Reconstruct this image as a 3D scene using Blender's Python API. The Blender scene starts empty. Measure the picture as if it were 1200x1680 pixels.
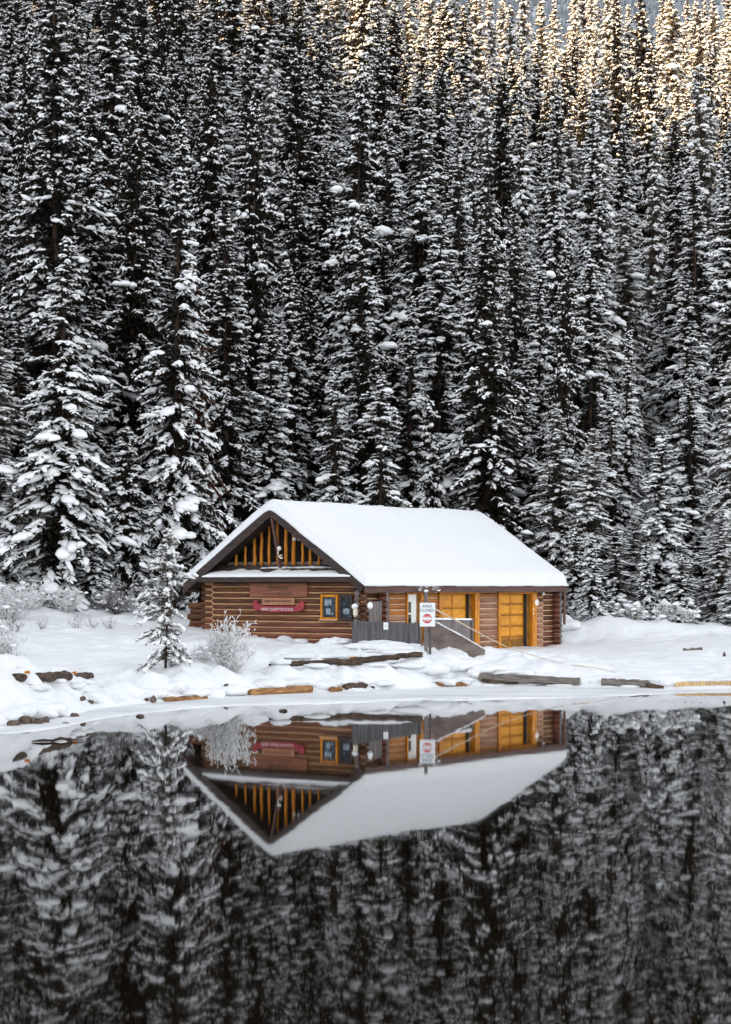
import bpy, bmesh, math, random
import numpy as np
from mathutils import Vector, Matrix

# ------------------------------------------------------------------ camera, world, sun, exposure
scene = bpy.context.scene
COL = scene.collection
FPX, HORIZON, EYE = 3500.0, 962.0, 3.3          # focal length / horizon row of the 1200 px wide frame, eye height
cam_d = bpy.data.cameras.new('camera')
cam = bpy.data.objects.new('camera', cam_d); COL.objects.link(cam)
cam.location = (0, 0, EYE); cam.rotation_euler = (math.radians(90), 0, 0)
cam_d.sensor_fit = 'HORIZONTAL'; cam_d.sensor_width = 36.0
cam_d.lens = 36.0 * FPX / 1200.0
cam_d.shift_y = (HORIZON - 840.0) / 1200.0
cam_d.clip_start = 0.5; cam_d.clip_end = 6000.0
scene.camera = cam

SUN_EL = math.radians(15.0)
SUN_AZ = math.radians(-125.0)                   # compass-like: angle from +Y towards +X of the direction TO the sun
to_sun = Vector((math.sin(SUN_AZ) * math.cos(SUN_EL), math.cos(SUN_AZ) * math.cos(SUN_EL), math.sin(SUN_EL)))

world = bpy.data.worlds.new('World'); scene.world = world; world.use_nodes = True
wn, wl = world.node_tree.nodes, world.node_tree.links
wn.clear()
w_out = wn.new('ShaderNodeOutputWorld'); w_bg = wn.new('ShaderNodeBackground')
sky = wn.new('ShaderNodeTexSky'); sky.sky_type = 'NISHITA'; sky.sun_disc = False
sky.sun_elevation = SUN_EL; sky.sun_rotation = SUN_AZ
sky.altitude = 1700; sky.air_density = 1.0; sky.dust_density = 1.2; sky.ozone_density = 0.8
hs = wn.new('ShaderNodeHueSaturation'); hs.inputs['Saturation'].default_value = 0.19
wl.new(sky.outputs[0], hs.inputs['Color']); wl.new(hs.outputs[0], w_bg.inputs['Color'])
w_bg.inputs['Strength'].default_value = 0.15
wl.new(w_bg.outputs[0], w_out.inputs['Surface'])

sun_d = bpy.data.lights.new('sun', 'SUN'); sun_d.energy = 3.3; sun_d.angle = math.radians(0.5); sun_d.color = (1.0, 0.68, 0.34)
sun = bpy.data.objects.new('sun', sun_d); COL.objects.link(sun)
sun.rotation_euler = to_sun.to_track_quat('Z', 'Y').to_euler(); sun.location = (-60, -30, 80)

vs = scene.view_settings
vs.view_transform = 'Standard'; vs.look = 'None'; vs.gamma = 1.0; vs.use_curve_mapping = False
vs.exposure = 1.9
scene.cycles.use_denoising = True
scene.cycles.use_adaptive_sampling = True; scene.cycles.adaptive_threshold = .02
scene.cycles.max_bounces = 4; scene.cycles.diffuse_bounces = 2; scene.cycles.glossy_bounces = 2
scene.cycles.caustics_reflective = False; scene.cycles.caustics_refractive = False

rng = np.random.default_rng(7)
random.seed(7)

# ------------------------------------------------------------------ helpers
def at(px, Y, py=None):
    """world X (and Z) of a column/row of the photograph at depth Y"""
    X = (px - 600.0) * Y / FPX
    return X if py is None else (X, Y, EYE - (py - HORIZON) * Y / FPX)

def link(o, parent=None):
    COL.objects.link(o)
    if parent is not None: o.parent = parent
    return o

def mesh_np(name, V, F, smooth=False, mat=None):
    """V (n,3) array, F list of faces or (m,3)/(m,4) array"""
    me = bpy.data.meshes.new(name)
    V = np.asarray(V, dtype=np.float32)
    if isinstance(F, np.ndarray):
        m, k = F.shape
        me.vertices.add(len(V)); me.vertices.foreach_set('co', V.ravel())
        me.loops.add(m * k); me.loops.foreach_set('vertex_index', F.astype(np.int32).ravel())
        me.polygons.add(m)
        me.polygons.foreach_set('loop_start', np.arange(0, m * k, k, dtype=np.int32))
        me.update(calc_edges=True)
    else:
        me.from_pydata([tuple(v) for v in V.tolist()], [], F); me.update()
    if smooth:
        me.polygons.foreach_set('use_smooth', np.ones(len(me.polygons), dtype=bool))
    if mat is not None: me.materials.append(mat)
    return me

def add(name, me, parent=None, label=None, cat=None, group=None, kind=None, loc=None, rot=None):
    o = bpy.data.objects.new(name, me); link(o, parent)
    if loc is not None: o.location = loc
    if rot is not None: o.rotation_euler = rot
    tag(o, label, cat, group, kind)
    return o

def tag(o, label=None, cat=None, group=None, kind=None):
    if label: o['label'] = label
    if cat: o['category'] = cat
    if group: o['group'] = group
    if kind: o['kind'] = kind
    return o

def empty(name, loc=(0, 0, 0), rz=0.0, label=None, cat=None, group=None):
    o = bpy.data.objects.new(name, None); link(o); o.empty_display_size = 0.2
    o.location = loc; o.rotation_euler = (0, 0, rz)
    return tag(o, label, cat, group)

class MB:
    """collects boxes, tubes and loops into one mesh"""
    def __init__(s): s.V = []; s.F = []
    def poly(s, verts, faces):
        n = len(s.V); s.V += [tuple(v) for v in verts]; s.F += [tuple(i + n for i in f) for f in faces]; return s
    def box(s, a, b, bev=0.0):
        (x0, y0, z0), (x1, y1, z1) = a, b
        if bev <= 0:
            v = [(x0,y0,z0),(x1,y0,z0),(x1,y1,z0),(x0,y1,z0),(x0,y0,z1),(x1,y0,z1),(x1,y1,z1),(x0,y1,z1)]
            return s.poly(v, [(0,3,2,1),(4,5,6,7),(0,1,5,4),(1,2,6,5),(2,3,7,6),(3,0,4,7)])
        bm = bmesh.new(); bmesh.ops.create_cube(bm, size=1.0)
        for q in bm.verts: q.co = Vector(((x0+x1)/2 + q.co.x*(x1-x0), (y0+y1)/2 + q.co.y*(y1-y0), (z0+z1)/2 + q.co.z*(z1-z0)))
        bmesh.ops.bevel(bm, geom=bm.edges[:], offset=bev, segments=1, affect='EDGES')
        bm.verts.index_update()
        s.poly([tuple(q.co) for q in bm.verts], [[q.index for q in f.verts] for f in bm.faces]); bm.free(); return s
    def obox(s, p0, p1, w, h, up=(0, 0, 1)):
        """bar from p0 to p1, w wide and h high"""
        p0, p1, up = Vector(p0), Vector(p1), Vector(up)
        d = (p1 - p0).normalized(); sd = d.cross(up).normalized(); u2 = sd.cross(d)
        v = []
        for p in (p0, p1):
            for a_, b_ in ((-1,-1),(1,-1),(1,1),(-1,1)): v.append(p + sd*a_*w/2 + u2*b_*h/2)
        return s.poly(v, [(3,2,1,0),(4,5,6,7),(0,1,5,4),(1,2,6,5),(2,3,7,6),(3,0,4,7)])
    def tube(s, pts, radii, n=8, cap=True):
        pts = [Vector(p) for p in pts]; rings = []
        for i, p in enumerate(pts):
            d = (pts[min(i+1, len(pts)-1)] - pts[max(i-1, 0)]).normalized()
            ref = Vector((0,0,1)) if abs(d.z) < .9 else Vector((1,0,0))
            a = d.cross(ref).normalized(); b = a.cross(d)
            r = radii[i] if hasattr(radii, '__len__') else radii
            rings.append([p + a*math.cos(2*math.pi*k/n)*r + b*math.sin(2*math.pi*k/n)*r for k in range(n)])
        v = [q for R in rings for q in R]; f = []
        for i in range(len(pts)-1):
            for k in range(n):
                f.append((i*n+k, i*n+(k+1)%n, (i+1)*n+(k+1)%n, (i+1)*n+k))
        if cap: f += [tuple(range(n))[::-1], tuple((len(pts)-1)*n+k for k in range(n))]
        return s.poly(v, f)
    def mesh(s, name, mat, smooth=False):
        me = bpy.data.meshes.new(name); me.from_pydata(s.V, [], s.F); me.update()
        bm = bmesh.new(); bm.from_mesh(me); bmesh.ops.recalc_face_normals(bm, faces=bm.faces[:]); bm.to_mesh(me); bm.free()
        if smooth: me.polygons.foreach_set('use_smooth', np.ones(len(me.polygons), dtype=bool))
        me.materials.append(mat); return me
    def build(s, name, mat, parent=None, smooth=False, **k): return add(name, s.mesh(name, mat, smooth), parent, **k)

_tabs = {}
def vnoise(x, y, seed=0):
    """smooth 2-D value noise in 0..1"""
    if seed not in _tabs: _tabs[seed] = np.random.default_rng(1000 + seed).random((256, 256))
    T = _tabs[seed]
    xi = np.floor(x).astype(int); yi = np.floor(y).astype(int); fx = x - xi; fy = y - yi
    fx = fx*fx*(3-2*fx); fy = fy*fy*(3-2*fy)
    a = T[xi & 255, yi & 255]; b = T[(xi+1) & 255, yi & 255]; c = T[xi & 255, (yi+1) & 255]; d = T[(xi+1) & 255, (yi+1) & 255]
    return (a*(1-fx)+b*fx)*(1-fy) + (c*(1-fx)+d*fx)*fy
def fbm(x, y, seed=0, oct=4):
    r = 0; amp = .5
    for o in range(oct): r = r + amp*(vnoise(x*2**o, y*2**o, seed+o) - .5); amp *= .5
    return r
def sstep(a, b, x):
    t = np.clip((x-a)/(b-a), 0, 1); return t*t*(3-2*t)

# ------------------------------------------------------------------ materials
def material(name, c1, c2=None, rough=.7, scale=(3,3,3), nscale=1.0, bump=0.0, bscale=None, spec=.3, rnd=0.0, contrast=(.35,.65), detail=4.0, coords='Object', extra=None):
    m = bpy.data.materials.new(name); m.use_nodes = True
    N, L = m.node_tree.nodes, m.node_tree.links
    b = N['Principled BSDF']; b.inputs['Roughness'].default_value = rough; b.inputs['Specular IOR Level'].default_value = spec
    tc = N.new('ShaderNodeTexCoord'); mp = N.new('ShaderNodeMapping'); mp.inputs['Scale'].default_value = scale
    L.new(tc.outputs[coords], mp.inputs['Vector'])
    vec = mp.outputs[0]
    oi = None
    if rnd > 0:
        oi = N.new('ShaderNodeObjectInfo')
        va = N.new('ShaderNodeVectorMath'); va.operation = 'ADD'
        sc = N.new('ShaderNodeMath'); sc.operation = 'MULTIPLY'; sc.inputs[1].default_value = 37.0
        L.new(oi.outputs['Random'], sc.inputs[0]); L.new(vec, va.inputs[0]); L.new(sc.outputs[0], va.inputs[1]); vec = va.outputs[0]
    no = N.new('ShaderNodeTexNoise'); no.inputs['Scale'].default_value = nscale; no.inputs['Detail'].default_value = detail; no.inputs['Roughness'].default_value = .6
    L.new(vec, no.inputs['Vector'])
    if c2 is None: c2 = tuple(x*.8 for x in c1)
    cr = N.new('ShaderNodeValToRGB'); cr.color_ramp.elements[0].position = contrast[0]; cr.color_ramp.elements[1].position = contrast[1]
    cr.color_ramp.elements[0].color = (*c2, 1); cr.color_ramp.elements[1].color = (*c1, 1)
    L.new(no.outputs['Fac'], cr.inputs[0]); col = cr.outputs[0]
    if rnd > 0:
        h = N.new('ShaderNodeHueSaturation'); mr = N.new('ShaderNodeMapRange'); mr.inputs['To Min'].default_value = 1-rnd; mr.inputs['To Max'].default_value = 1+rnd
        L.new(oi.outputs['Random'], mr.inputs[0]); L.new(mr.outputs[0], h.inputs['Value']); L.new(col, h.inputs['Color']); col = h.outputs[0]
    L.new(col, b.inputs['Base Color'])
    if bump > 0:
        bp = N.new('ShaderNodeBump'); bp.inputs['Strength'].default_value = 1.0; bp.inputs['Distance'].default_value = bump
        src = no
        if bscale:
            src = N.new('ShaderNodeTexNoise'); src.inputs['Scale'].default_value = bscale; src.inputs['Detail'].default_value = 5; L.new(vec, src.inputs['Vector'])
        L.new(src.outputs['Fac'], bp.inputs['Height']); L.new(bp.outputs[0], b.inputs['Normal'])
    return m

M = {}
M['snow'] = material('snow', (.80,.808,.818), (.75,.76,.775), rough=.55, scale=(1,1,1), nscale=.8, bump=.05, bscale=3.5, spec=.25)
M['roof_snow'] = material('roof_snow', (.77,.776,.785), (.745,.752,.762), rough=.5, scale=(1,1,1), nscale=.6, bump=.006, bscale=5.0, spec=.25)
M['tree_snow'] = material('tree_snow', (.90,.903,.908), (.86,.868,.878), rough=.6, scale=(1,1,1), nscale=3.0, spec=.2)
M['frost'] = material('frost', (.80,.79,.78), (.62,.60,.59), rough=.7, scale=(1,1,1), nscale=4.0, spec=.2)
M['needle'] = material('needle', (.032,.023,.0125), (.009,.0072,.0045), rough=.75, scale=(1,1,1), nscale=1.5, spec=.25, rnd=.25)
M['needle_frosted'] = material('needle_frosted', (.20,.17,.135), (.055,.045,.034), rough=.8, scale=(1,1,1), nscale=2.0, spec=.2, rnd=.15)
M['needle_dead'] = material('needle_dead', (.15,.058,.030), (.06,.024,.014), rough=.8, scale=(1,1,1), nscale=2.0, spec=.2)
M['bark'] = material('bark', (.070,.044,.032), (.022,.015,.012), rough=.9, scale=(8,8,1.2), nscale=2.0, bump=.03, spec=.15, rnd=.2)
M['twig'] = material('twig', (.13,.095,.085), (.06,.042,.038), rough=.85, scale=(1,1,1), nscale=5.0, spec=.15)
def log_mats(tag_, c1, c2, rough=.55):
    M['log_v_'+tag_] = material('log_v_'+tag_, c1, c2, rough=rough, scale=(14,.9,14), nscale=1.3, bump=.006, rnd=.22, spec=.35, contrast=(.36,.64))
    M['log_u_'+tag_] = material('log_u_'+tag_, c1, c2, rough=rough, scale=(.9,14,14), nscale=1.3, bump=.008, rnd=.22, spec=.35, contrast=(.36,.64))
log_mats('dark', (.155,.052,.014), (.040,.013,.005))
log_mats('faded_snowlit', (.200,.066,.034), (.090,.028,.016))  # weathered lower logs; light bounced off the snow is also in the colour
log_mats('amber', (.52,.185,.024), (.24,.075,.012))
log_mats('pale', (.40,.195,.115), (.22,.095,.055))  # lower side logs, lightened for weathering and for light off the snow
M['log_end'] = material('log_end', (.20,.165,.16), (.09,.07,.068), rough=.85, scale=(9,9,9), nscale=1.5, bump=.01, rnd=.2)
M['chink'] = material('chink', (.56,.35,.19), (.40,.23,.11), rough=.8, scale=(5,5,5), nscale=1.0)
M['chink_pale'] = material('chink_pale', (.62,.44,.30), (.48,.31,.19), rough=.8, scale=(5,5,5), nscale=1.0)
M['fascia'] = material('fascia', (.070,.048,.043), (.030,.021,.019), rough=.8, scale=(2,2,14), nscale=1.2, bump=.004, rnd=.1)
M['fascia_brown'] = material('fascia_brown', (.15,.082,.064), (.062,.034,.028), rough=.8, scale=(1.2,2,16), nscale=1.2, bump=.004)
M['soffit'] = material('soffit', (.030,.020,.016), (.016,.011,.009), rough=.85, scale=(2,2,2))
M['shingle'] = material('shingle', (.085,.060,.050), (.035,.026,.023), rough=.85, scale=(6,6,6), nscale=1.0, rnd=.25)
M['amber_trim'] = material('amber_trim', (.66,.250,.010), (.42,.135,.007), rough=.5, scale=(5,5,1.5), nscale=1.6, bump=.002, rnd=.08)
M['amber_door'] = material('amber_door', (.74,.320,.008), (.58,.215,.006), rough=.45, scale=(2,2,5), nscale=1.4, bump=.001, rnd=.07)
M['amber_dirty'] = material('amber_dirty', (.34,.150,.014), (.14,.058,.010), rough=.7, scale=(3,3,3), nscale=1.4, rnd=.05)
M['post_amber'] = material('post_amber', (.66,.250,.018), (.36,.110,.010), rough=.55, scale=(10,10,1.2), nscale=1.5, bump=.006, rnd=.12)
M['white_paint'] = material('white_paint', (.82,.80,.75), (.76,.74,.69), rough=.5, scale=(2,2,2))
M['cream'] = material('cream', (.78,.72,.58), (.66,.60,.46), rough=.5, scale=(8,8,8))
M['glass'] = material('glass', (.055,.072,.085), (.012,.015,.02), rough=.06, spec=.6, scale=(1,5,5), nscale=1.2, contrast=(.45,.62))  # dark glass with bluish grey patches painted in as reflections
M['paper'] = material('paper', (.34,.42,.48), (.07,.10,.13), rough=.6, scale=(9,9,9), nscale=1.2)
M['grey_wood'] = material('grey_wood', (.150,.143,.148), (.066,.062,.066), rough=.85, scale=(18,18,1.2), nscale=1.3, bump=.005, rnd=.22)
M['grey_wood_warm'] = material('grey_wood_warm', (.24,.21,.20), (.13,.11,.105), rough=.85, scale=(18,18,1.2), nscale=1.3, bump=.005, rnd=.18)
M['ramp'] = material('ramp', (.215,.170,.150), (.115,.088,.078), rough=.85, scale=(1.2,1.2,2.5), nscale=1.4, bump=.004)
M['sign_wood'] = material('sign_wood', (.27,.108,.060), (.19,.070,.038), rough=.6, scale=(8,1,8), nscale=1.5, bump=.002)
M['sign_wood_pale'] = material('sign_wood_pale', (.42,.20,.115), (.33,.145,.08), rough=.6, scale=(8,1,8), nscale=1.5, bump=.002)
M['canoe_red'] = material('canoe_red', (.36,.046,.060), (.25,.030,.042), rough=.5, scale=(3,3,6))
M['ink_dark'] = material('ink_dark', (.06,.032,.026), rough=.7)
M['ink_white'] = material('ink_white', (.70,.60,.60), rough=.6)
M['ink_grey'] = material('ink_grey', (.20,.26,.30), rough=.6)
M['sign_white'] = material('sign_white', (.82,.83,.84), (.74,.76,.78), rough=.5, scale=(6,6,6))
M['sign_red'] = material('sign_red', (.62,.035,.060), (.52,.028,.05), rough=.5, scale=(4,4,4))
M['rope'] = material('rope', (.62,.50,.36), (.45,.35,.25), rough=.9, scale=(20,20,20))
M['drift_log'] = material('drift_log', (.44,.225,.085), (.13,.062,.030), rough=.8, scale=(1.4,7,7), nscale=1.6, bump=.02, rnd=.15)
M['drift_dark'] = material('drift_dark', (.115,.072,.050), (.030,.020,.016), rough=.85, scale=(2,7,7), nscale=1.6, bump=.02, rnd=.15)
M['timber_grey'] = material('timber_grey', (.22,.19,.165), (.085,.072,.066), rough=.85, scale=(1.3,9,9), nscale=1.5, bump=.01, rnd=.15)
M['dock_wood'] = material('dock_wood', (.66,.47,.255), (.50,.32,.15), rough=.75, scale=(12,12,2), nscale=1.5, bump=.003, rnd=.15)
M['rock'] = material('rock', (.15,.105,.082), (.055,.038,.032), rough=.85, scale=(3,3,3), nscale=2.0, bump=.03, rnd=.2)
M['metal_dark'] = material('metal_dark', (.05,.045,.045), rough=.5)
M['downspout'] = material('downspout', (.16,.085,.062), (.10,.05,.038), rough=.6, scale=(3,3,1))
M['dark_shed'] = material('dark_shed', (.055,.042,.040), (.028,.021,.020), rough=.85, scale=(12,12,1), nscale=1.5)
M['forest_floor_shade'] = material('forest_floor_shade', (.40,.41,.43), (.05,.045,.038), rough=.9, scale=(1,1,1), nscale=.35, contrast=(.42,.62), bump=.1)  # snow and undergrowth, darkened in patches for the shade under the trees
M['mountain'] = material('mountain', (.60,.62,.65), (.24,.255,.275), rough=.9, scale=(1,1,1), nscale=.02, contrast=(.40,.60), detail=8)
M['hazed_conifer'] = material('hazed_conifer', (.36,.385,.41), (.22,.24,.265), rough=.9, scale=(1,1,1), nscale=.05, contrast=(.35,.65))  # snow-dusted conifers, paled to blue grey in place of distance haze

# lake: dark still water, nearly a mirror
def water_mat():
    m = bpy.data.materials.new('lake_water'); m.use_nodes = True
    N, L = m.node_tree.nodes, m.node_tree.links; b = N['Principled BSDF']
    b.inputs['Base Color'].default_value = (.0060,.0040,.0022,1); b.inputs['Roughness'].default_value = .022; b.inputs['IOR'].default_value = 1.333
    b.inputs['Specular IOR Level'].default_value = .33
    tc = N.new('ShaderNodeTexCoord'); mp = N.new('ShaderNodeMapping'); mp.inputs['Scale'].default_value = (.10,.30,1)
    L.new(tc.outputs['Object'], mp.inputs['Vector'])
    n1 = N.new('ShaderNodeTexNoise'); n1.inputs['Scale'].default_value = 1.6; n1.inputs['Detail'].default_value = 2.5; n1.inputs['Roughness'].default_value = .42
    L.new(mp.outputs[0], n1.inputs['Vector'])
    bp = N.new('ShaderNodeBump'); bp.inputs['Strength'].default_value = 1.0; bp.inputs['Distance'].default_value = WAVE
    L.new(n1.outputs['Fac'], bp.inputs['Height']); L.new(bp.outputs[0], b.inputs['Normal'])
    return m
WAVE = .0012
M['water'] = water_mat()
def ice_mat():
    m = material('shore_ice', (.80,.81,.82), (.56,.575,.59), rough=.45, scale=(.30,1.0,1), nscale=.9, contrast=(.36,.60), bump=.004, bscale=3.0, spec=.5)
    return m
M['ice'] = ice_mat()

# ------------------------------------------------------------------ ground
TH = math.radians(54.4); CT, ST = math.cos(TH), math.sin(TH); CX, CY = -.05, 75.0
def cab(u, v): return (CX + u*CT - v*ST, CY + u*ST + v*CT)      # cabin plan coordinates -> world

# shoreline: where the snow bank meets the ice (photo columns and rows -> depth)
_sh = [(-500,1200),(-200,1200),(0,1190),(90,1179),(150,1166),(270,1153),(400,1142),(520,1137),(640,1131),(760,1127),(880,1126),(1000,1128),(1100,1131),(1200,1131),(1700,1130)]
SHX = np.array([at(p, EYE*FPX/(q-HORIZON)) for p, q in _sh]); SHY = np.array([EYE*FPX/(q-HORIZON) for p, q in _sh])
def shore(X): return np.interp(X, SHX, SHY)

ctrl = []
def cp(px, Y, z): ctrl.append((at(px, Y), Y, z))
for p, q in _sh:
    Y = EYE*FPX/(q-HORIZON); cp(p, Y, 0.03); ctrl.append((at(p, Y), Y-4, -.9))
for a in [(-400,70,1.3),(-400,88,3.0),(0,62,.85),(100,61,.82),(100,72,1.5),(0,73,1.6),(0,85,2.6),(95,86,2.62),(200,86,2.35),(270,64,.70),(200,66,1.05),(375,66.5,.72),
          (330,79.5,1.60),(260,84,1.95),(450,77.2,1.34),(580,74.6,1.2),(520,71.6,.98),(600,71.6,.98),(680,72,1.0),(560,67,.36),(640,69.2,.55),(480,66.6,.40),(720,71.2,.72),(775,72.4,.72),
          (800,71.0,.50),(900,71.0,.46),(1000,71.3,.40),(900,76,.72),(1000,76,.74),(1100,72,.42),(1200,72,.42),(1100,80,.92),(1200,80,.95),(1500,80,1.0),
          (930,84.5,1.0),(1040,84.5,1.0),(1110,86,1.10),(1200,86,1.25),(1090,93,2.05),(1180,93,1.95),(1500,93,2.4),(100,95,3.5),(-300,95,4.2),(600,96,2.1),(300,96,2.8),(850,96,2.1)]: cp(*a)
for u, v, z in [(-1.8,-.8,1.24),(2.3,-.8,1.05),(5,-.3,.98),(8,-.3,.9),(11,-.3,.86),(14,-.3,.86),(8,-3,.84),(11,-3,.84),(6,4,1.0),(12,4,1.0),(10,9,1.3),(15,4,1.1),(3,8.6,1.8)]:
    X, Y = cab(u, v); ctrl.append((X, Y, z))
ctrl = np.array(ctrl)
def _tps(P, z, lam=.02):
    n = len(P); d = np.hypot(P[:,None,0]-P[None,:,0], P[:,None,1]-P[None,:,1])
    K = np.where(d > 0, d*d*np.log(np.maximum(d,1e-9)), 0) + lam*np.eye(n)
    Q = np.c_[np.ones(n), P]; A = np.block([[K, Q],[Q.T, np.zeros((3,3))]])
    return np.linalg.solve(A, np.r_[z, 0, 0, 0])
TW = _tps(ctrl[:,:2], ctrl[:,2])
def tps(X, Y):
    X = np.asarray(X, float); Y = np.asarray(Y, float); r = TW[-3] + TW[-2]*X + TW[-1]*Y
    for (cx, cy, _), w in zip(ctrl, TW[:-3]):
        d2 = (X-cx)**2 + (Y-cy)**2; r = r + w*.5*d2*np.log(np.maximum(d2, 1e-12))
    return r
# rounded snow mounds over rocks and logs near the shore: column, depth, height, radius
mounds = [(at(p, Y), Y, h, r) for p, Y, h, r in [
    (40,56,.25,.9),(70,57.6,.30,1.1),(20,60,.22,.9),(110,58.5,.24,.8),(150,59,.20,.6),(15,53.5,.2,.5),(52,54.6,.26,.5),(95,56.6,.16,.45),(265,62,.30,.55),(245,61.4,.20,.35),(305,63.6,.22,.6),(340,64.4,.25,.7),(375,65.2,.22,.6),
    (440,66.2,.16,1.0),(480,66.4,.16,.8),(515,67,.18,.5),(560,68,.14,.8),(610,69,.18,.9),(680,70.0,.24,.7),(715,70.6,.28,.6),(740,71.2,.22,.5),(665,69.4,.10,.9),
    (500,73.2,.10,.5),(540,73.6,.14,.45),(555,74.0,.18,.4),(420,76,.10,.8),(468,76.9,.2,.3),(150,80,.2,.9),(60,82,.25,1.2),(200,82,.2,1.0),(120,76,.12,1.2),
    (1150,77,.08,.5),(1165,77,.12,.2),(30,68,.15,1.2),(220,72,.15,1.2),(300,71,.12,1.0)]]
BERM = [(cab(15.4,1.5), .95, 1.25), (cab(15.9,3.4), 1.0, 1.5), (cab(16.9,-.3), .80, 1.25), (cab(18.1,-2.0), .55, 1.2), (cab(19.2,-3.8), .30, 1.2)]
def ground_z(X, Y, detail=True):
    X = np.asarray(X, float); Y = np.asarray(Y, float)
    Yc = np.minimum(Y, 95.0); z = tps(np.clip(X, -45, 45), np.maximum(Yc, 38))
    slope = .42 - .092*sstep(-14, 16, X)
    dY = np.maximum(Y-95, 0)
    crest = np.minimum(dY, 172) - .55*np.maximum(dY-172, 0)
    rise = slope*crest; rise = rise*sstep(0, 14, dY)
    z = z + rise
    sh = shore(X); off = sstep(-1.0, -4.5, Y-sh)
    z = z*(1-off) - 1.2*off
    if detail:
        inland = sstep(-.2, 1.2, Y-sh)
        for mx, my, h, r in mounds:
            q = ((X-mx)**2 + (Y-my)**2)/(r*r); z = z + h*np.exp(-q*q*.8-q*.4)*np.where(Y > sh-.3, 1, .3)
        for (mx, my), h, r in BERM:
            z = z + h*np.exp(-((X-mx)**2+(Y-my)**2)/(r*r))
        # grooves left by the plough in the bank beside the cabin
        g = np.exp(-(((X-cab(16.6,.9)[0])/3.4)**2 + ((Y-cab(16.6,.9)[1])/2.0)**2))
        z = z + .05*g*np.sin((X*1.0+Y*.9)*7.5 + 3*vnoise(X*.8, Y*.8, 31))
        # retaining log steps in front of the cabin
        near = inland*(1-sstep(5, 9, Y-sh))*(1-.75*sstep(6, 9, X))
        z = z + near*(.50*(.5-np.abs(vnoise(X*.95, Y*.95, 14)-.5)*2)*.6 + .26*(.5-np.abs(vnoise(X*2.3+5, Y*2.3, 16)-.5)*2))
        amp = inland*(.22 + .5*sstep(88, 100, Y))
        z = z + amp*fbm(X*.55, Y*.55, 3, 3) + inland*.16*fbm(X*2.1, Y*2.1, 9, 4)*(1.6-.8*sstep(5, 8, X)*(1-sstep(84, 88, Y)))
    return z

def hit(px, py):
    """where the sight line of a photo point meets the snow"""
    Y = np.arange(46, 112, .06); z = EYE-(py-HORIZON)*Y/FPX; g = ground_z(at(px, Y), Y); i = np.nonzero(g >= z)[0]
    y = float(Y[i[0]]) if len(i) else 100.0
    return Vector((at(px, y), y, gz(at(px, y), y)))
def gz(X, Y): return float(ground_z(np.array([X]), np.array([Y]))[0])
def grid_mesh(name, xs, ys, mat, zf, smooth=True):
    XX, YY = np.meshgrid(xs, ys, indexing='ij'); Z = zf(XX, YY)
    V = np.c_[XX.ravel(), YY.ravel(), Z.ravel()]
    n, m = len(xs), len(ys); i = np.arange(n-1)[:,None]*m + np.arange(m-1)[None,:]; i = i.ravel()
    return mesh_np(name, V, np.stack([i, i+m, i+m+1, i+1], 1), smooth, mat)
add('snow_ground', grid_mesh('snow_ground', np.arange(-24, 26.01, .17), np.arange(44, 106.01, .17), M['snow'], ground_z), kind='structure')
add('hillside', grid_mesh('hillside', np.arange(-140, 160.1, 2.0), np.arange(105.0, 420, 2.0), M['forest_floor_shade'], lambda X, Y: ground_z(X, Y) - .05), kind='structure')
for nm, xs in (('snow_bank_west', np.arange(-140, -23.4, 1.0)), ('snow_bank_east', np.arange(25.6, 160.1, 1.0))):
    add(nm, grid_mesh(nm, xs, np.arange(40, 106.01, 1.0), M['snow'], lambda X, Y: ground_z(X, Y) - .04), kind='structure')

# lake and its rim of ice
lk = mesh_np('lake', [(-600,-700,0),(600,-700,0),(600,90,0),(-600,90,0)], [(0,1,2,3)], mat=M['water'])
add('lake', lk, kind='structure')
def ice_sheet():
    edge = [(-500,1225),(-200,1220),(0,1204),(60,1200),(110,1192),(150,1182),(190,1176),(230,1170),(300,1165),(400,1158),(500,1157),(600,1153),(680,1150),(760,1150),(860,1148),(960,1144),(1060,1140),(1140,1138),(1200,1137),(1700,1136)]
    ex = np.array([at(p, EYE*FPX/(q-HORIZON)) for p, q in edge]); ey = np.array([EYE*FPX/(q-HORIZON) for p, q in edge])
    xs = np.arange(-24, 25, .12); lo = np.interp(xs, ex, ey) + 1.5*fbm(xs*.9, xs*0+2, 51, 5) + .5*fbm(xs*4, xs*0+2, 57, 3); hi = shore(xs) + 1.6
    V = []; F = []
    K = 8
    for i, x in enumerate(xs):
        for k in range(K+1): V.append((x, lo[i] + (hi[i]-lo[i])*k/K, .004 + .02*min(1, k/1.5)))
        V.append((x, lo[i]-.01, -.03))
    n = K+2
    for i in range(len(xs)-1):
        for k in range(K): F.append((i*n+k, (i+1)*n+k, (i+1)*n+k+1, i*n+k+1))
        F.append((i*n+K+1, (i+1)*n+K+1, (i+1)*n, i*n))
    return mesh_np('shore_ice', V, F, True, M['ice'])
add('shore_ice', ice_sheet(), kind='structure')

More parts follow.
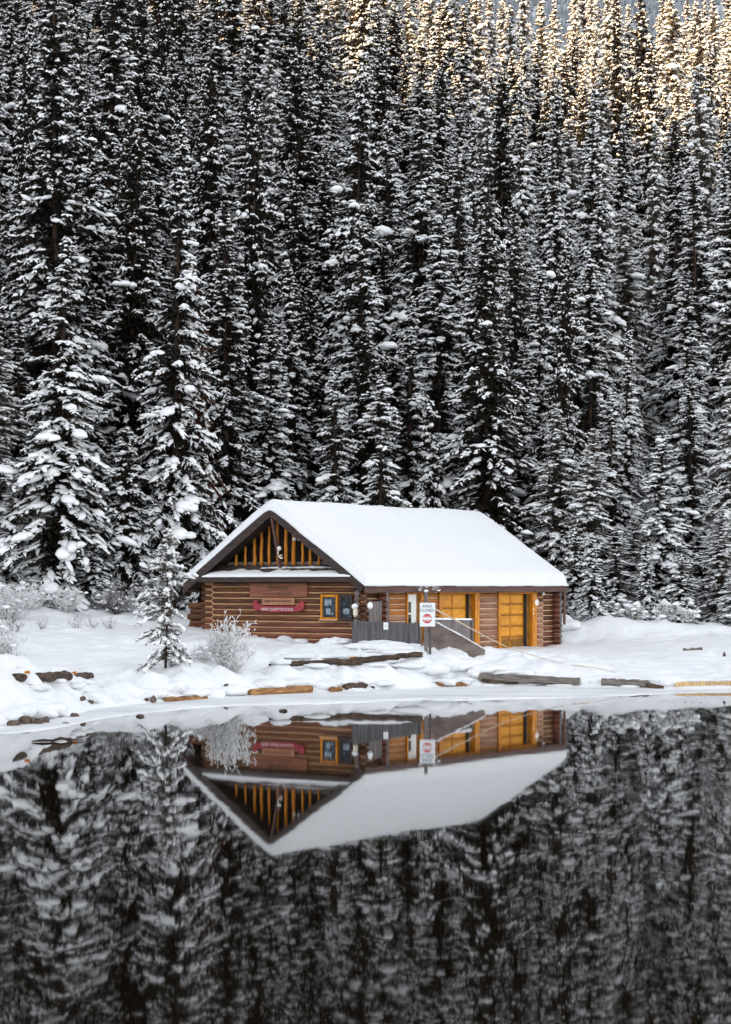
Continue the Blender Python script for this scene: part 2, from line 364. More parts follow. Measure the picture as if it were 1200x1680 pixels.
# mountain west of the lake, whose shadow lies over the valley, and the far forested hill beyond the stand
def mountain_z(X, Y):
    top = 123 + 720*sstep(450, 1200, Y) + 14*fbm(Y*.02, Y*0+.5, 71, 4)*2
    w = np.where(X > -260, (X+90)/(-170), (X+520)/260.0)
    w = np.clip(w, 0, 1); w = w*w*(3-2*w)
    return -2 + (top+2)*w + 10*fbm(X*.03, Y*.03, 61, 4)*w
add('mountain', grid_mesh('mountain', np.arange(-520, -88, 8.0), np.arange(-520, 1900, 10.0), M['mountain'], mountain_z), kind='structure')
def far_z(X, Y):
    return -20 + 640*sstep(700, 2300, Y + .10*X) + 30*fbm(X*.004, Y*.004, 81, 4)
add('far_hill', grid_mesh('far_hill', np.arange(-420, 760, 20.0), np.arange(700, 2400, 20.0), M['mountain'], far_z), kind='structure')
def far_forest():
    r = np.random.default_rng(5); n = 17000
    Y = r.uniform(1350, 2150, n); X = r.uniform(-.16, .24, n)*Y
    Z = far_z(X, Y); h = r.uniform(6, 12, n); w = h*r.uniform(.12, .2, n)
    k = 6; ang = np.arange(k)*2*np.pi/k
    V = np.zeros((n, 2*k+1, 3)); F = []
    for j in range(k):
        V[:,j,0] = X+np.cos(ang[j])*w; V[:,j,1] = Y+np.sin(ang[j])*w; V[:,j,2] = Z
        V[:,k+j,0] = X+np.cos(ang[j]+.5)*w*.62*r.uniform(.7,1.3,n); V[:,k+j,1] = Y+np.sin(ang[j]+.5)*w*.62; V[:,k+j,2] = Z+h*.45
    V[:,2*k,0] = X; V[:,2*k,1] = Y; V[:,2*k,2] = Z+h
    base = [(j,(j+1)%k,k+(j+1)%k) for j in range(k)]+[(j,k+(j+1)%k,k+j) for j in range(k)]+[(k+j,k+(j+1)%k,2*k) for j in range(k)]
    F = (np.arange(n)[:,None,None]*(2*k+1) + np.array(base)[None]).reshape(-1,3)
    return mesh_np('far_forest', V.reshape(-1,3), F, False, M['hazed_conifer'])
add('far_forest', far_forest(), label='haze coloured blue grey conifer forest on the far hillside above the stand', cat='forest', kind='stuff')

# ------------------------------------------------------------------ cabin
D1, D2, W, LEN = .4, .4, 8.3, 14.0             # wall planes behind the front roof edge / right eave, roof width and length
EAVE, RIDGE = 3.34, 6.15
def S(px, py, v=D2):
    k = (px-600)/FPX; u = (k*(CY+v*CT)-CX+v*ST)/(CT-k*ST); return u, EYE-(py-HORIZON)*(CY+u*ST+v*CT)/FPX
def G(px, py, u=D1):
    k = (px-600)/FPX; v = (CX+u*CT-k*(CY+u*ST))/(ST+k*CT); return v, EYE-(py-HORIZON)*(CY+u*ST+v*CT)/FPX
cabin = empty('log_cabin', (CX, CY, 0), TH, 'brown log cabin with amber garage doors and thick snow on its gabled roof', 'cabin')

def log_piece(axis, a, b, perp, z, hh, hd, tipa=False, tipb=False, seed=0, mats=(None, None), wob=.006):
    r = random.Random(seed); n = 12
    L = b-a; st = []
    if tipa: st += [(a, .10), (a+.10, 1.0)]
    else: st += [(a, 1.0)]
    k = max(1, int(L/.9))
    for i in range(1, k): st.append((a + L*i/k, 1.0))
    st += [(b-.10, 1.0), (b, .10)] if tipb else [(b, 1.0)]
    st = sorted(st)
    V = []; F = []
    for s, sc in st:
        dz = r.uniform(-wob, wob); q = 1 + r.uniform(-.05, .05)
        for j in range(n):
            t = 2*math.pi*j/n
            p = perp + math.cos(t)*hd*q*(.75+.25*sc); zz = z + dz + math.sin(t)*hh*q*sc
            V.append((s, p, zz) if axis == 'u' else (p, s, zz))
    m = len(st)
    for i in range(m-1):
        for j in range(n): F.append((i*n+j, i*n+(j+1)%n, (i+1)*n+(j+1)%n, (i+1)*n+j))
    F += [tuple(range(n)), tuple((m-1)*n+j for j in range(n))]
    me = bpy.data.meshes.new('log'); me.from_pydata(V, [], F); me.update()
    bm = bmesh.new(); bm.from_mesh(me); bmesh.ops.recalc_face_normals(bm, faces=bm.faces[:]); bm.to_mesh(me); bm.free()
    me.materials.append(mats[0]); me.materials.append(mats[1] or mats[0])
    sm = np.ones(len(F), bool); sm[-2:] = False; me.polygons.foreach_set('use_smooth', sm)
    mi = np.zeros(len(F), np.int32); mi[-2:] = 1; me.polygons.foreach_set('material_index', mi)
    return me
SP = .21
def courses(z0, z1, off=0.0):
    k = 0; out = []
    while True:
        z = 3.385 + off - SP*k
        if z < z0: return out
        if z <= z1: out.append(z)
        k += 1
sd = [100]
def put_log(axis, a, b, perp, z, tint, tipa=False, tipb=False, round_=False, wob=.006):
    sd[0] += 1
    add('log', log_piece(axis, a, b, perp, z, .105 if round_ else .099, .105 if round_ else .09, tipa, tipb, sd[0], (M['log_%s_%s' % (axis, tint)], M['log_end']), wob), cabin)
# gable wall
zigL = G(349, 1000)[0]; endL = G(333, 1000)[0]
for z in courses(.95, 3.62): put_log('v', D2-.02, zigL-.005, D1, z, 'dark' if z > 1.98 else 'faded_snowlit', tipb=True)
for z in courses(.95, 3.62, SP/2): put_log('v', zigL-.06, endL, D1, z, 'dark' if z > 2.2 else 'faded_snowlit', tipa=True)
# long side wall, bay by bay between corner joints, door and garage doors
u_end0 = S(586, 970)[0]; u_zig0 = S(598, 970)[0]; u_cross = S(619, 970)[0]; u_b2 = S(623, 970)[0]; u_dl = S(664, 970)[0]; u_dr = S(690, 970)[0]
u_g1l = S(717, 970)[0]; u_g1r = S(783, 970)[0]; u_g2l = S(814.5, 970)[0]; u_g2r = S(877, 970)[0]; u_zig1 = S(890.5, 990)[0]; u_end1 = S(908, 990)[0]
for z in courses(.62, 3.3, SP/2): put_log('u', u_end0, u_zig0+.06, D2, z, 'dark', tipb=True, round_=True)
for z in courses(.62, 3.3): put_log('u', u_zig0, u_cross, D2, z, 'dark', tipa=True)
for z in courses(.62, 3.3, SP/2): put_log('v', -.02, D2+.3, u_cross+.06, z, 'faded_snowlit', round_=True)
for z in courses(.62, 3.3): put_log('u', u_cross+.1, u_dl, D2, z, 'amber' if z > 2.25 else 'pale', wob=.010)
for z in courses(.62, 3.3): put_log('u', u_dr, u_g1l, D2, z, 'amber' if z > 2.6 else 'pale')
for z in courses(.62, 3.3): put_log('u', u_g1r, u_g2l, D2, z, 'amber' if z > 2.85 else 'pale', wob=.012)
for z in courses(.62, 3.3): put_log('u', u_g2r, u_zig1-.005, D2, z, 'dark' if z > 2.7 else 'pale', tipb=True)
for z in courses(.62, 3.3, SP/2): put_log('u', u_zig1-.06, u_end1-.08, D2, z, 'dark' if z > 1.6 else 'faded_snowlit', tipa=True)
for z in courses(.62, 3.3): put_log('v', D2-.36, D2+.3, u_end1, z, 'faded_snowlit', round_=True)
# chinked wall cores behind the logs
MB().box((D1-.045, D2+.06, .5), (D1+.08, endL-.15, 3.6)).build('chinking', M['chink'], cabin)
for a, b, m in ((u_end0+.18, u_cross+.02, 0), (u_cross+.12, u_dl, 1), (u_dr, u_g1l, 1), (u_g1r, u_g2l, 1), (u_g2r, u_end1-.12, 0)):
    MB().box((a, D2-.045, .5), (b, D2+.10, 3.32)).build('chinking', M['chink_pale'], cabin)
MB().box((D1+.1, endL-.32, .4), (u_end1-.1, endL-.14, 3.5)).build('rear_wall', M['log_u_dark'], cabin)
MB().box((u_end1-.16, D2+.1, .4), (u_end1-.02, endL-.33, 3.5)).build('rear_wall', M['log_u_dark'], cabin)
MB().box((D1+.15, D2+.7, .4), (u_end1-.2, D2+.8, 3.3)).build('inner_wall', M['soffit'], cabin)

# roof
def roof_z(v): return RIDGE - abs(v-W/2)*(RIDGE-EAVE)/(W/2)
V = []
for u in (0, LEN):
    for v, dz in ((0,0),(W/2,0),(W,0),(W,-.15),(W/2,-.17),(0,-.15)): V.append((u, v, roof_z(v)+dz))
roof = MB().poly(V, [(0,6,7,1),(1,7,8,2),(2,8,9,3),(3,9,10,4),(4,10,11,5),(5,11,6,0),(0,1,4,5),(1,2,3,4),(6,11,10,7),(7,10,9,8)]).build('roof', M['soffit'], cabin)
sl = math.atan2(RIDGE-EAVE, W/2)
def rake(v0, v1, u, name='rake_board', h=.27, mat='fascia'):
    z0, z1 = roof_z(v0), roof_z(v1); d = Vector((0, v1-v0, z1-z0)).normalized()
    up = Vector((1,0,0)).cross(d) if v1 > v0 else d.cross(Vector((1,0,0)))
    off = up*(-h/2+.015)
    return MB().obox(Vector((u, v0, z0))+off, Vector((u, v1, z1))+off, .06, h, up=up).build(name, M[mat], roof)
rake(-.02, W/2, -.032); rake(W+.02, W/2, -.034); rake(-.02, W/2, LEN+.032); rake(W+.02, W/2, LEN+.034)
MB().box((.0, -.055, 3.08), (LEN, -.003, 3.335), .006).build('eave_fascia', M['fascia_brown'], roof)
MB().box((.0, W+.003, 3.08), (LEN, W+.055, 3.335)).build('eave_fascia', M['fascia_brown'], roof)
# soffit boards under the eave
MB().box((.05, .0, 3.20), (LEN-.05, D2+.2, 3.225)).build('soffit', M['soffit'], roof)
# the thick rounded snow cover of both slopes
def roof_snow():
    nu, nv = 121, 97
    us = np.linspace(-.10, LEN+.10, nu); vv = np.linspace(-.10, W+.10, nv)
    U, Vv = np.meshgrid(us, vv, indexing='ij')
    d_v = np.minimum(Vv+.10, W+.10-Vv); d_u = np.minimum(U+.10, LEN+.10-U)
    d = np.minimum(d_v, d_u)
    T = .35 + .14*fbm(U*.45, Vv*.45, 21, 4)
    e = np.clip(d/.30, 0, 1); th = T*np.power(1-np.power(1-e, 2.6), .42)
    x = np.abs(Vv-W/2); base = RIDGE - (np.sqrt(x*x+.20**2)-.10)*(RIDGE-EAVE)/(W/2)
    top = base + .01 + th
    # ragged lip
    wav = .11*fbm(U*1.1, Vv*1.1, 24, 4)
    du = np.where(U < LEN/2, -1, 1)*(d_u < .14)*wav; dv = np.where(Vv < W/2, -1, 1)*(d_v < .14)*wav
    P = np.stack([U+du, Vv+dv, top], -1)
    B = np.stack([U+du*.8, Vv+dv*.8, np.minimum(base + .004, RIDGE+.02) - np.where(d < .02, .035+wav*.6, 0)], -1)
    V = np.concatenate([P.reshape(-1,3), B.reshape(-1,3)]); n = nu*nv
    i = (np.arange(nu-1)[:,None]*nv + np.arange(nv-1)[None,:]).ravel()
    F = [np.stack([i, i+nv, i+nv+1, i+1], 1), np.stack([i, i+1, i+nv+1, i+nv], 1)+n]
    for line in (np.arange(nv), (nu-1)*nv+np.arange(nv)[::-1], (np.arange(nu)*nv)[::-1], np.arange(nu)*nv+nv-1):
        F.append(np.stack([line[:-1], line[1:], line[1:]+n, line[:-1]+n], 1))
    me = mesh_np('roof_snow', V, np.concatenate(F), True, M['roof_snow'])
    return me
add('roof_snow', roof_snow(), roof)
# fascia snow specks
r_ = random.Random(3)
for px in (689, 699, 710, 719):
    u = S(px, 961, -.06)[0]; w = MB()
    for k in range(5):
        a = u + r_.uniform(-.14, .14); z = r_.uniform(3.12, 3.28); w.box((a, -.066, z), (a+r_.uniform(.04,.12), -.054, z+r_.uniform(.015,.04)))
    w.build('snow_flecks', M['tree_snow'], roof, kind='stuff')

# open gable: beam, pent roof with shingles and snow, peeled posts, king strut, dark back
v0b, v1b = G(584, 950, 0)[0], G(326, 950, 0)[0]
MB().box((-.07, v0b, 3.45), (.07, v1b, 3.675), .012).build('gable_beam', M['fascia'], cabin)
PU0, PZ0, PU1, PZ1 = -.04, 3.685, .72, 4.07
def pent(u): return PZ0 + (u-PU0)*(PZ1-PZ0)/(PU1-PU0)
pr = MB().poly([(PU0,.42,PZ0-.004),(PU0,7.85,PZ0-.004),(PU1+.3,7.4,PZ1-.004),(PU1+.3,.9,PZ1-.004),(PU0,.42,PZ0-.06),(PU0,7.85,PZ0-.06),(PU1+.3,7.4,PZ1-.06),(PU1+.3,.9,PZ1-.06)],
          [(0,3,2,1),(4,5,6,7),(0,1,5,4),(1,2,6,5),(2,3,7,6),(3,0,4,7)]).build('pent_roof', M['soffit'], cabin)
sm_ = MB(); rr = random.Random(5)
for row in range(5):
    ua = PU0 + .005 + row*.150; v = .55 + (row % 2)*.09
    while v < 7.55:
        wv = rr.uniform(.13, .22); t = rr.uniform(.012, .03)
        ub = ua+.19; za, zb = pent(ua)+t+.014, pent(ub)+.006
        sm_.poly([(ua,v,za-t),(ua,v+wv-.012,za-t),(ub,v+wv-.012,zb-t*.3),(ub,v,zb-t*.3),(ua,v,za),(ua,v+wv-.012,za),(ub,v+wv-.012,zb),(ub,v,zb)],
                 [(0,3,2,1),(4,5,6,7),(0,1,5,4),(1,2,6,5),(2,3,7,6),(3,0,4,7)]); v += wv
sm_.build('shingles', M['shingle'], pr, kind='stuff')
def pent_snow(ua, ub, va, vb, thick, seed, frac):
    nv = 120; V = []; F = []; K = 7
    for i in range(nv+1):
        v = va + (vb-va)*i/nv
        n1 = float(fbm(np.array(v*1.1), np.array(seed*1.7), 33, 4)); e = min(1, (v-va)/.3, (vb-v)/.3); e = max(e, .02)
        um = ua + (ub-ua)*max(.05, (frac+n1*1.2))*min(1, e*1.6)
        for k in range(K+1):
            t = k/K; u = ua + (um-ua)*t
            V.append((u, v, pent(u) + .012 + thick*e*math.sin(math.pi*min(.97, .08+.92*t)) ** .45*(1-.45*t)))
        V.append((ua, v, pent(ua)-.02))
    n = K+2
    for i in range(nv):
        for k in range(K): F.append((i*n+k, i*n+k+1, (i+1)*n+k+1, (i+1)*n+k))
        F.append((i*n+K+1, i*n, (i+1)*n, (i+1)*n+K+1))
    add('pent_snow', mesh_np('pent_snow', V, F, True, M['roof_snow']), pr)
pent_snow(PU0-.05, PU1, .55, 7.35, .075, 1, .42)
pent_snow(PU0+.47, PU1, .75, 5.2, .03, 2, .40)
# pale sill behind the posts and the dark boarded back of the gable
MB().box((.86, 1.0, PZ1-.02), (.92, 7.25, PZ1+.13)).build('sill_board', M['grey_wood_warm'], cabin)
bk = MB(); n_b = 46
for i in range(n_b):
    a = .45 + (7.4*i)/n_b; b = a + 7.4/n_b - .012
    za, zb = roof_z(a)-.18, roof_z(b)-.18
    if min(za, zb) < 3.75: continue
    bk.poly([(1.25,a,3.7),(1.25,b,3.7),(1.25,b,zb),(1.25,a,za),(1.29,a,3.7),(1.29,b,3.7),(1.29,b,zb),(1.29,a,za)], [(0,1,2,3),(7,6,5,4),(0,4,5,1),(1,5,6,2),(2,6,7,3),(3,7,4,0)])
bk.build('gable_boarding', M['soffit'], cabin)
for px in (388, 403, 418, 429.5, 442, 456, 469.5, 482, 497, 509.5, 524, 540):
    v = G(px, 900, .74)[0]; zt = roof_z(v)-.16; rr_ = random.Random(int(px)); k = 7
    wdt = {418: .070, 429.5: .068, 482: .075, 469.5: .066}.get(px, rr_.uniform(.050, .062))
    pts = [(.74+rr_.uniform(-.008,.008), v+rr_.uniform(-.012,.012), PZ1-.04+(zt-PZ1+.04)*i/(k-1)) for i in range(k)]
    MB().tube(pts, [wdt*rr_.uniform(.9,1.06)*(1.08-.2*i/(k-1)) for i in range(k)], 9).build('gable_post', M['post_amber'], cabin, smooth=True)
MB().obox((.03, W/2, RIDGE-.30), (.50, W/2-.05, PZ1-.10), .10, .10, up=(0,1,0)).build('king_strut', M['fascia_brown'], cabin)

# window pair on the gable wall
def gable_window(x0, x1, y0, y1, trim, name='window'):
    v1, zt = G(x0, y0); v0, zb = G(x1, y1); t = .085
    o = MB().box((D1-.16, v0, zt-t), (D1-.02, v1, zt), .006).box((D1-.16, v0, zb), (D1-.02, v1, zb+t), .006).box((D1-.155, v0+.002, zb+t), (D1-.02, v0+t, zt-t), .004).box((D1-.155, v1-t, zb+t), (D1-.02, v1-.002, zt-t), .004).build(name, M[trim], cabin)
    MB().box((D1-.118, v0+t, zb+t), (D1-.10, v1-t, zt-t)).build('pane', M['glass'], o)
    MB().box((D1-.21, v0-.03, zb-.025), (D1-.10, v1+.03, zb+.012), .004).build('sill', M['chink_pale' if trim != 'fascia' else 'fascia'], o)
    return v0+t, v1-t, zb+t, zt-t
a = gable_window(530, 558, 975.5, 1017, 'amber_trim')
for (dv, dz, hw, hh) in ((.24,.20,.20,.14),(.24,.52,.13,.15),(.42,.60,.06,.05)):
    vc = a[1]-dv; zc = a[3]-dz
    MB().box((D1-.1215, vc-hw/1.3, zc-hh/1.3), (D1-.119, vc+hw/1.3, zc+hh/1.3)).build('notice_sheet', M['paper'], cabin)
a = gable_window(561, 582, 976, 1018, 'fascia')
MB().box((D1-.1215, a[0]+.06, a[2]+.14), (D1-.119, a[1]-.08, a[2]+.34)).build('notice_sheet', M['paper'], cabin)

# entrance door
def S_(x, y): return S(x, y)
zt_d, zt_w, zb_d = S(664, 968)[1], S(666, 975)[1], .95
MB().box((u_dl, D2-.12, zt_w), (u_dr, D2+.12, zt_d), .008).build('door_header', M['amber_trim'], cabin)
ud0, ud1 = S(666, 1000)[0], S(681.5, 1000)[0]
MB().box((u_dl, D2-.12, .8), (ud0, D2+.12, zt_w-.002), .006).build('door_jamb', M['amber_trim'], cabin)
MB().box((ud1, D2-.06, .8), (u_dr-.14, D2+.12, zt_w-.002), .006).build('door_side_panel', M['amber_dirty'], cabin)
MB().box((u_dr-.138, D2-.13, .8), (u_dr, D2+.12, zt_w-.002), .006).build('door_jamb', M['amber_trim'], cabin)
door = MB().box((ud0+.004, D2-.055, .9), (ud1-.004, D2+.02, zt_w-.004), .004).build('entrance_door', M['white_paint'], cabin)
for k in range(3):
    z1 = zt_w-.28-k*.46
    MB().box((ud0+.06, D2-.059, z1-.40), (ud0+.27, D2-.05, z1), 0).build('pane', M['glass'], door)
MB().tube([(ud1-.10, D2-.05, 1.95), (ud1-.10, D2-.12, 1.95)], .035, 10).build('door_knob', M['metal_dark'], door)

# garage doors: frame, rows of panels between rails
def garage(ul, ur, xl, xr, ytop, zbot, rows, dirty=()):
    zt = S(xl, ytop)[1]; a, b = S(xl, 1000)[0], S(xr, 1000)[0]
    MB().box((ul, D2-.13, zt), (ur, D2+.14, zt+.14), .008).build('garage_header', M['amber_trim'], cabin)
    MB().box((ul, D2-.125, .6), (a, D2+.14, zt-.002), .006).build('garage_jamb', M['amber_trim'], cabin)
    MB().box((b+.22, D2-.125, .6), (ur, D2+.14, zt-.002), .006).build('garage_jamb', M['amber_trim'], cabin)
    MB().box((b+.0, D2+.02, .6), (b+.215, D2+.20, zt-.002), .004).build('garage_reveal', M['amber_dirty'], cabin)
    MB().box((b-.035, D2+.0, .6), (b-.002, D2+.19, zt-.004)).build('weather_strip', M['metal_dark'], cabin)
    d = MB().box((a+.004, D2+.15, zbot), (b-.04, D2+.19, zt-.004)).build('garage_door', M['amber_door'], cabin)
    hgt = (zt-zbot)/rows; cw = (b-.04-a)/2
    for r in range(rows):
        z1 = zt - r*hgt; m = 'amber_dirty' if r in dirty else 'amber_door'
        for c in range(2):
            x0 = a + .02 + c*cw; MB().box((x0+.05, D2+.125, z1-hgt+.085), (x0+cw-.05, D2+.158, z1-.04), .012).build('panel', M[m], d)
        MB().box((a+.01, D2+.105, z1-hgt+.012), (b-.045, D2+.152, z1-hgt+.055), .004).build('rail', M['amber_dirty'], d)
    MB().box((a+cw-.022, D2+.120, zbot), (a+cw+.022, D2+.151, zt-.01), .003).build('stile', M['amber_trim'], d)
    return a, b, zt
garage(u_g1l, u_g1r, 722, 770.5, 974.5, .72, 4)
ga = garage(u_g2l, u_g2r, 818.5, 865, 974.5, .84, 5, dirty=(4,))
for k in (0, 1):
    MB().box((ga[1]+.27, D2-.132, 2.35-k*.16), (ga[1]+.33, D2-.124, 2.42-k*.16)).build('sticker', M['white_paint'], cabin)

# downspout at the far corner of the eave
dsu = S(926.5, 980, -.02)[0]
ds = MB().tube([(dsu, -.03, 3.16), (dsu, -.03, 3.0), (dsu, -.02, 1.75)], .055, 8)
ds.build('downspout', M['downspout'], cabin)

# ------------------------------------------------------------------ things fixed to the cabin
def on_cabin(name, u, v, z, label, cat, group=None):
    x, y = cab(u, v); return empty(name, (x, y, z), TH, label, cat, group)
def text_mesh(s, size, mat, axes, origin, shear=0.0, ext=.002, xs=1.0, bold=0.0, width=None):
    cu = bpy.data.curves.new('lettering', 'FONT'); cu.body = s; cu.size = size; cu.align_x = 'CENTER'; cu.align_y = 'CENTER'; cu.extrude = ext; cu.shear = shear; cu.offset = bold
    cu.resolution_u = 4
    o = bpy.data.objects.new('tmp', cu); COL.objects.link(o)
    dg = bpy.context.evaluated_depsgraph_get(); me = bpy.data.meshes.new_from_object(o.evaluated_get(dg))
    bpy.data.objects.remove(o); bpy.data.curves.remove(cu)
    if width:
        w0 = max(q.co.x for q in me.vertices)-min(q.co.x for q in me.vertices); xs = width/w0
    X, Y, Z = (Vector(q) for q in axes)
    for q in me.vertices: q.co = Vector(origin) + X*q.co.x*xs + Y*q.co.y + Z*q.co.z
    me.materials.clear(); me.materials.append(mat); return me
GAX = ((0,-1,0), (0,0,1), (-1,0,0))              # lettering on the gable wall
CAX = ((1,0,0), (0,0,1), (0,-1,0))               # lettering facing the lake
U_S = D1-.15
def board_sign(name, x0, x1, y0, y1, mat, label, texts):
    v1, zt = G(x0, y0, U_S); v0, zb = G(x1, y1, U_S); vc, zc = (v0+v1)/2, (zt+zb)/2
    o = on_cabin(name, U_S, vc, zc, label, 'sign')
    MB().box((0, -(v1-v0)/2, -(zt-zb)/2), (.05, (v1-v0)/2, (zt-zb)/2), .012).build('board', M[mat], o)
    for s, size, dz, sh, wd, ink, bold in texts:
        add('lettering', text_mesh(s, size, M[ink], GAX, (-.003, .03, dz), sh, .002, 1, bold, wd), o)
    return o
board_sign('wooden_sign', 409.5, 504, 956.5, 979.5, 'sign_wood', 'large weathered wooden signboard with faint lettering on the gable wall',
           [('Fairmont', .30, .07, .45, .95, 'ink_dark', .001), ('CHATEAU LAKE LOUISE', .12, -.15, 0, 1.40, 'ink_dark', .0005)])
board_sign('wooden_sign', 430, 483, 980.3, 993, 'sign_wood_pale', 'small pale wooden sign with dark capitals just above the red canoe',
           [('NORDIC STOP / SKI WORKSHOP', .105, 0, 0, 1.26, 'ink_dark', .003)])
cz = [(115,395),(135,385),(160,383),(185,393),(192,412),(195,440),(210,458),(240,470),(300,482),(450,490),(600,492),(750,490),(850,485),(885,475),(915,455),(938,432),(943,412),(965,403),(990,403),(1015,412),(1028,440),(1028,475),(1018,525),(1003,555),(975,574),(850,588),(700,597),(560,599),(420,592),(300,580),(170,556),(125,532),(105,500),(100,460),(104,420)]
cvz = [G(405+x/10.909, 950+y/10.909, U_S-.02) for x, y in cz]; vc = sum(p[0] for p in cvz)/len(cvz); zc = sum(p[1] for p in cvz)/len(cvz)
canoe = on_cabin('canoe_sign', U_S-.02, vc, zc, 'red canoe shaped sign with white lettering below the wooden boards', 'sign')
nC = len(cvz); me = bpy.data.meshes.new('board')
me.from_pydata([(0, p[0]-vc, p[1]-zc) for p in cvz] + [(.055, p[0]-vc, p[1]-zc) for p in cvz], [], [tuple(range(nC)), tuple(range(2*nC-1, nC-1, -1))] + [(i, (i+1) % nC, nC+(i+1) % nC, nC+i) for i in range(nC)])
bm = bmesh.new(); bm.from_mesh(me); bmesh.ops.recalc_face_normals(bm, faces=bm.faces[:])
bmesh.ops.bevel(bm, geom=[e for e in bm.edges if abs(e.verts[0].co.x) < 1e-6 and abs(e.verts[1].co.x) < 1e-6], offset=.012, segments=2, affect='EDGES'); bm.to_mesh(me); bm.free()
me.materials.append(M['canoe_red']); add('board', me, canoe)
lz = G(455, 950+545/10.909, U_S)[1]-zc
add('lettering', text_mesh('CROSS COUNTRY SKI SCHOOL', .135, M['ink_white'], GAX, (-.004, .02, lz), 0, .002, 1, .002, 1.50), canoe)
# lamps and small fittings
def flood(px, py, u, name, label, group=None, plane='g', r=.07):
    if plane == 'g': v, z = G(px, py, u); x, y = cab(u, v)
    else: uu, z = S(px, py, u); x, y = cab(uu, u)
    o = empty(name, (x, y, z), TH, label, 'lamp', group)
    n = 10; w = MB(); prof = [(0,.3),(.2,.75),(.5,1.0),(.85,.95),(1.0,.6)]
    d = Vector((-1,-.5,-.35)).normalized() if plane == 'g' else Vector((-.4,-1,-.35)).normalized()
    w.tube([d*(t*r*1.9-r) for t, q in prof], [q*r for t, q in prof], n); w.build('lamp_head', M['white_paint'], o, smooth=True)
    w = MB().tube([(0,0,0), d*-1.6*r, (d*-1.6*r)+Vector((.12 if plane == 'g' else .02, .0 if plane == 'g' else .14, .02))], .014, 6); w.build('lamp_arm', M['metal_dark'], o)
    return o
flood(483, 884, .62, 'floodlight', 'small white floodlight on the gable post, the one nearer the strut')
flood(491, 883.5, .60, 'floodlight', 'small white floodlight beside the right gable posts')
flood(707.5, 968.5, .22, 'floodlight', 'white floodlight on the side wall nearer the sign post', plane='s', r=.065)
flood(715.5, 969.5, .22, 'floodlight', 'white floodlight on the side wall nearer the garage door', plane='s', r=.065)
flood(891.5, 974, .15, 'floodlight', 'small pale lamp under the eave at the far cabin corner', plane='s', r=.06)
v, z = G(459.5, 905, .22); x, y = cab(.22, v)
o = empty('gable_lantern', (x, y, z), TH, 'round white lamp on a curved bracket hanging at the gable strut', 'lamp')
bm = bmesh.new(); bmesh.ops.create_icosphere(bm, subdivisions=2, radius=.085); me = bpy.data.meshes.new('globe'); bm.to_mesh(me); bm.free(); me.materials.append(M['white_paint'])
for q in me.polygons: q.use_smooth = True
add('globe', me, o, loc=(0, .03, .12))
MB().tube([(0,.08,.04),(0,.09,-.06),(0,.05,-.16),(-.02,-.01,-.20),(0,-.06,-.24)], [.022,.026,.028,.026,.022], 8).build('bracket', M['cream'], o, smooth=True)
MB().box((-.03,-.12,-.26), (.03,-.02,-.20), .01).box((-.03,-.10,-.16), (.03,-.02,-.115), .01).build('bracket_foot', M['cream'], o)
# oval plaque
u, z = S(881, 988.5, D2-.12); x, y = cab(u, D2-.12)
o = empty('oval_plaque', (x, y, z), TH, 'oval cream plaque on the logs beside the right garage door', 'plaque')
n = 20; MB().poly([(math.cos(2*math.pi*k/n)*.17, yy, math.sin(2*math.pi*k/n)*.155) for yy in (0, .04) for k in range(n)], [tuple(range(n))[::-1], tuple(range(n, 2*n))] + [(k, (k+1) % n, n+(k+1) % n, n+k) for k in range(n)]).build('plate', M['cream'], o)
MB().poly([(math.cos(2*math.pi*k/n)*.13, yy, math.sin(2*math.pi*k/n)*.115) for yy in (-.006, .002) for k in range(n)], [tuple(range(n))[::-1], tuple(range(n, 2*n))] + [(k, (k+1) % n, n+(k+1) % n, n+k) for k in range(n)]).build('inner_plate', M['white_paint'], o)
# cream lantern with snow cap at the corner
x, y = cab(u_end0-.16, D2-.05); z = EYE-(1003-HORIZON)*y/FPX
o = empty('corner_lantern', (x, y, z), TH, 'cream lantern capped with snow at the front cabin corner', 'lamp')
MB().tube([(0,0,-.20),(0,0,-.12),(.0,0,.05),(0,0,.10)], [.05,.09,.085,.05], 8).build('lantern_body', M['cream'], o, smooth=True)
MB().tube([(0,0,.085),(0,.02,.13),(0,.03,.22),(0,.03,.27)], [.06,.12,.11,.04], 9).build('snow_cap', M['tree_snow'], o, smooth=True)
MB().tube([(0,0,-.19),(.08,0,-.24),(.2,.02,-.22)], .02, 6).build('bracket', M['metal_dark'], o)

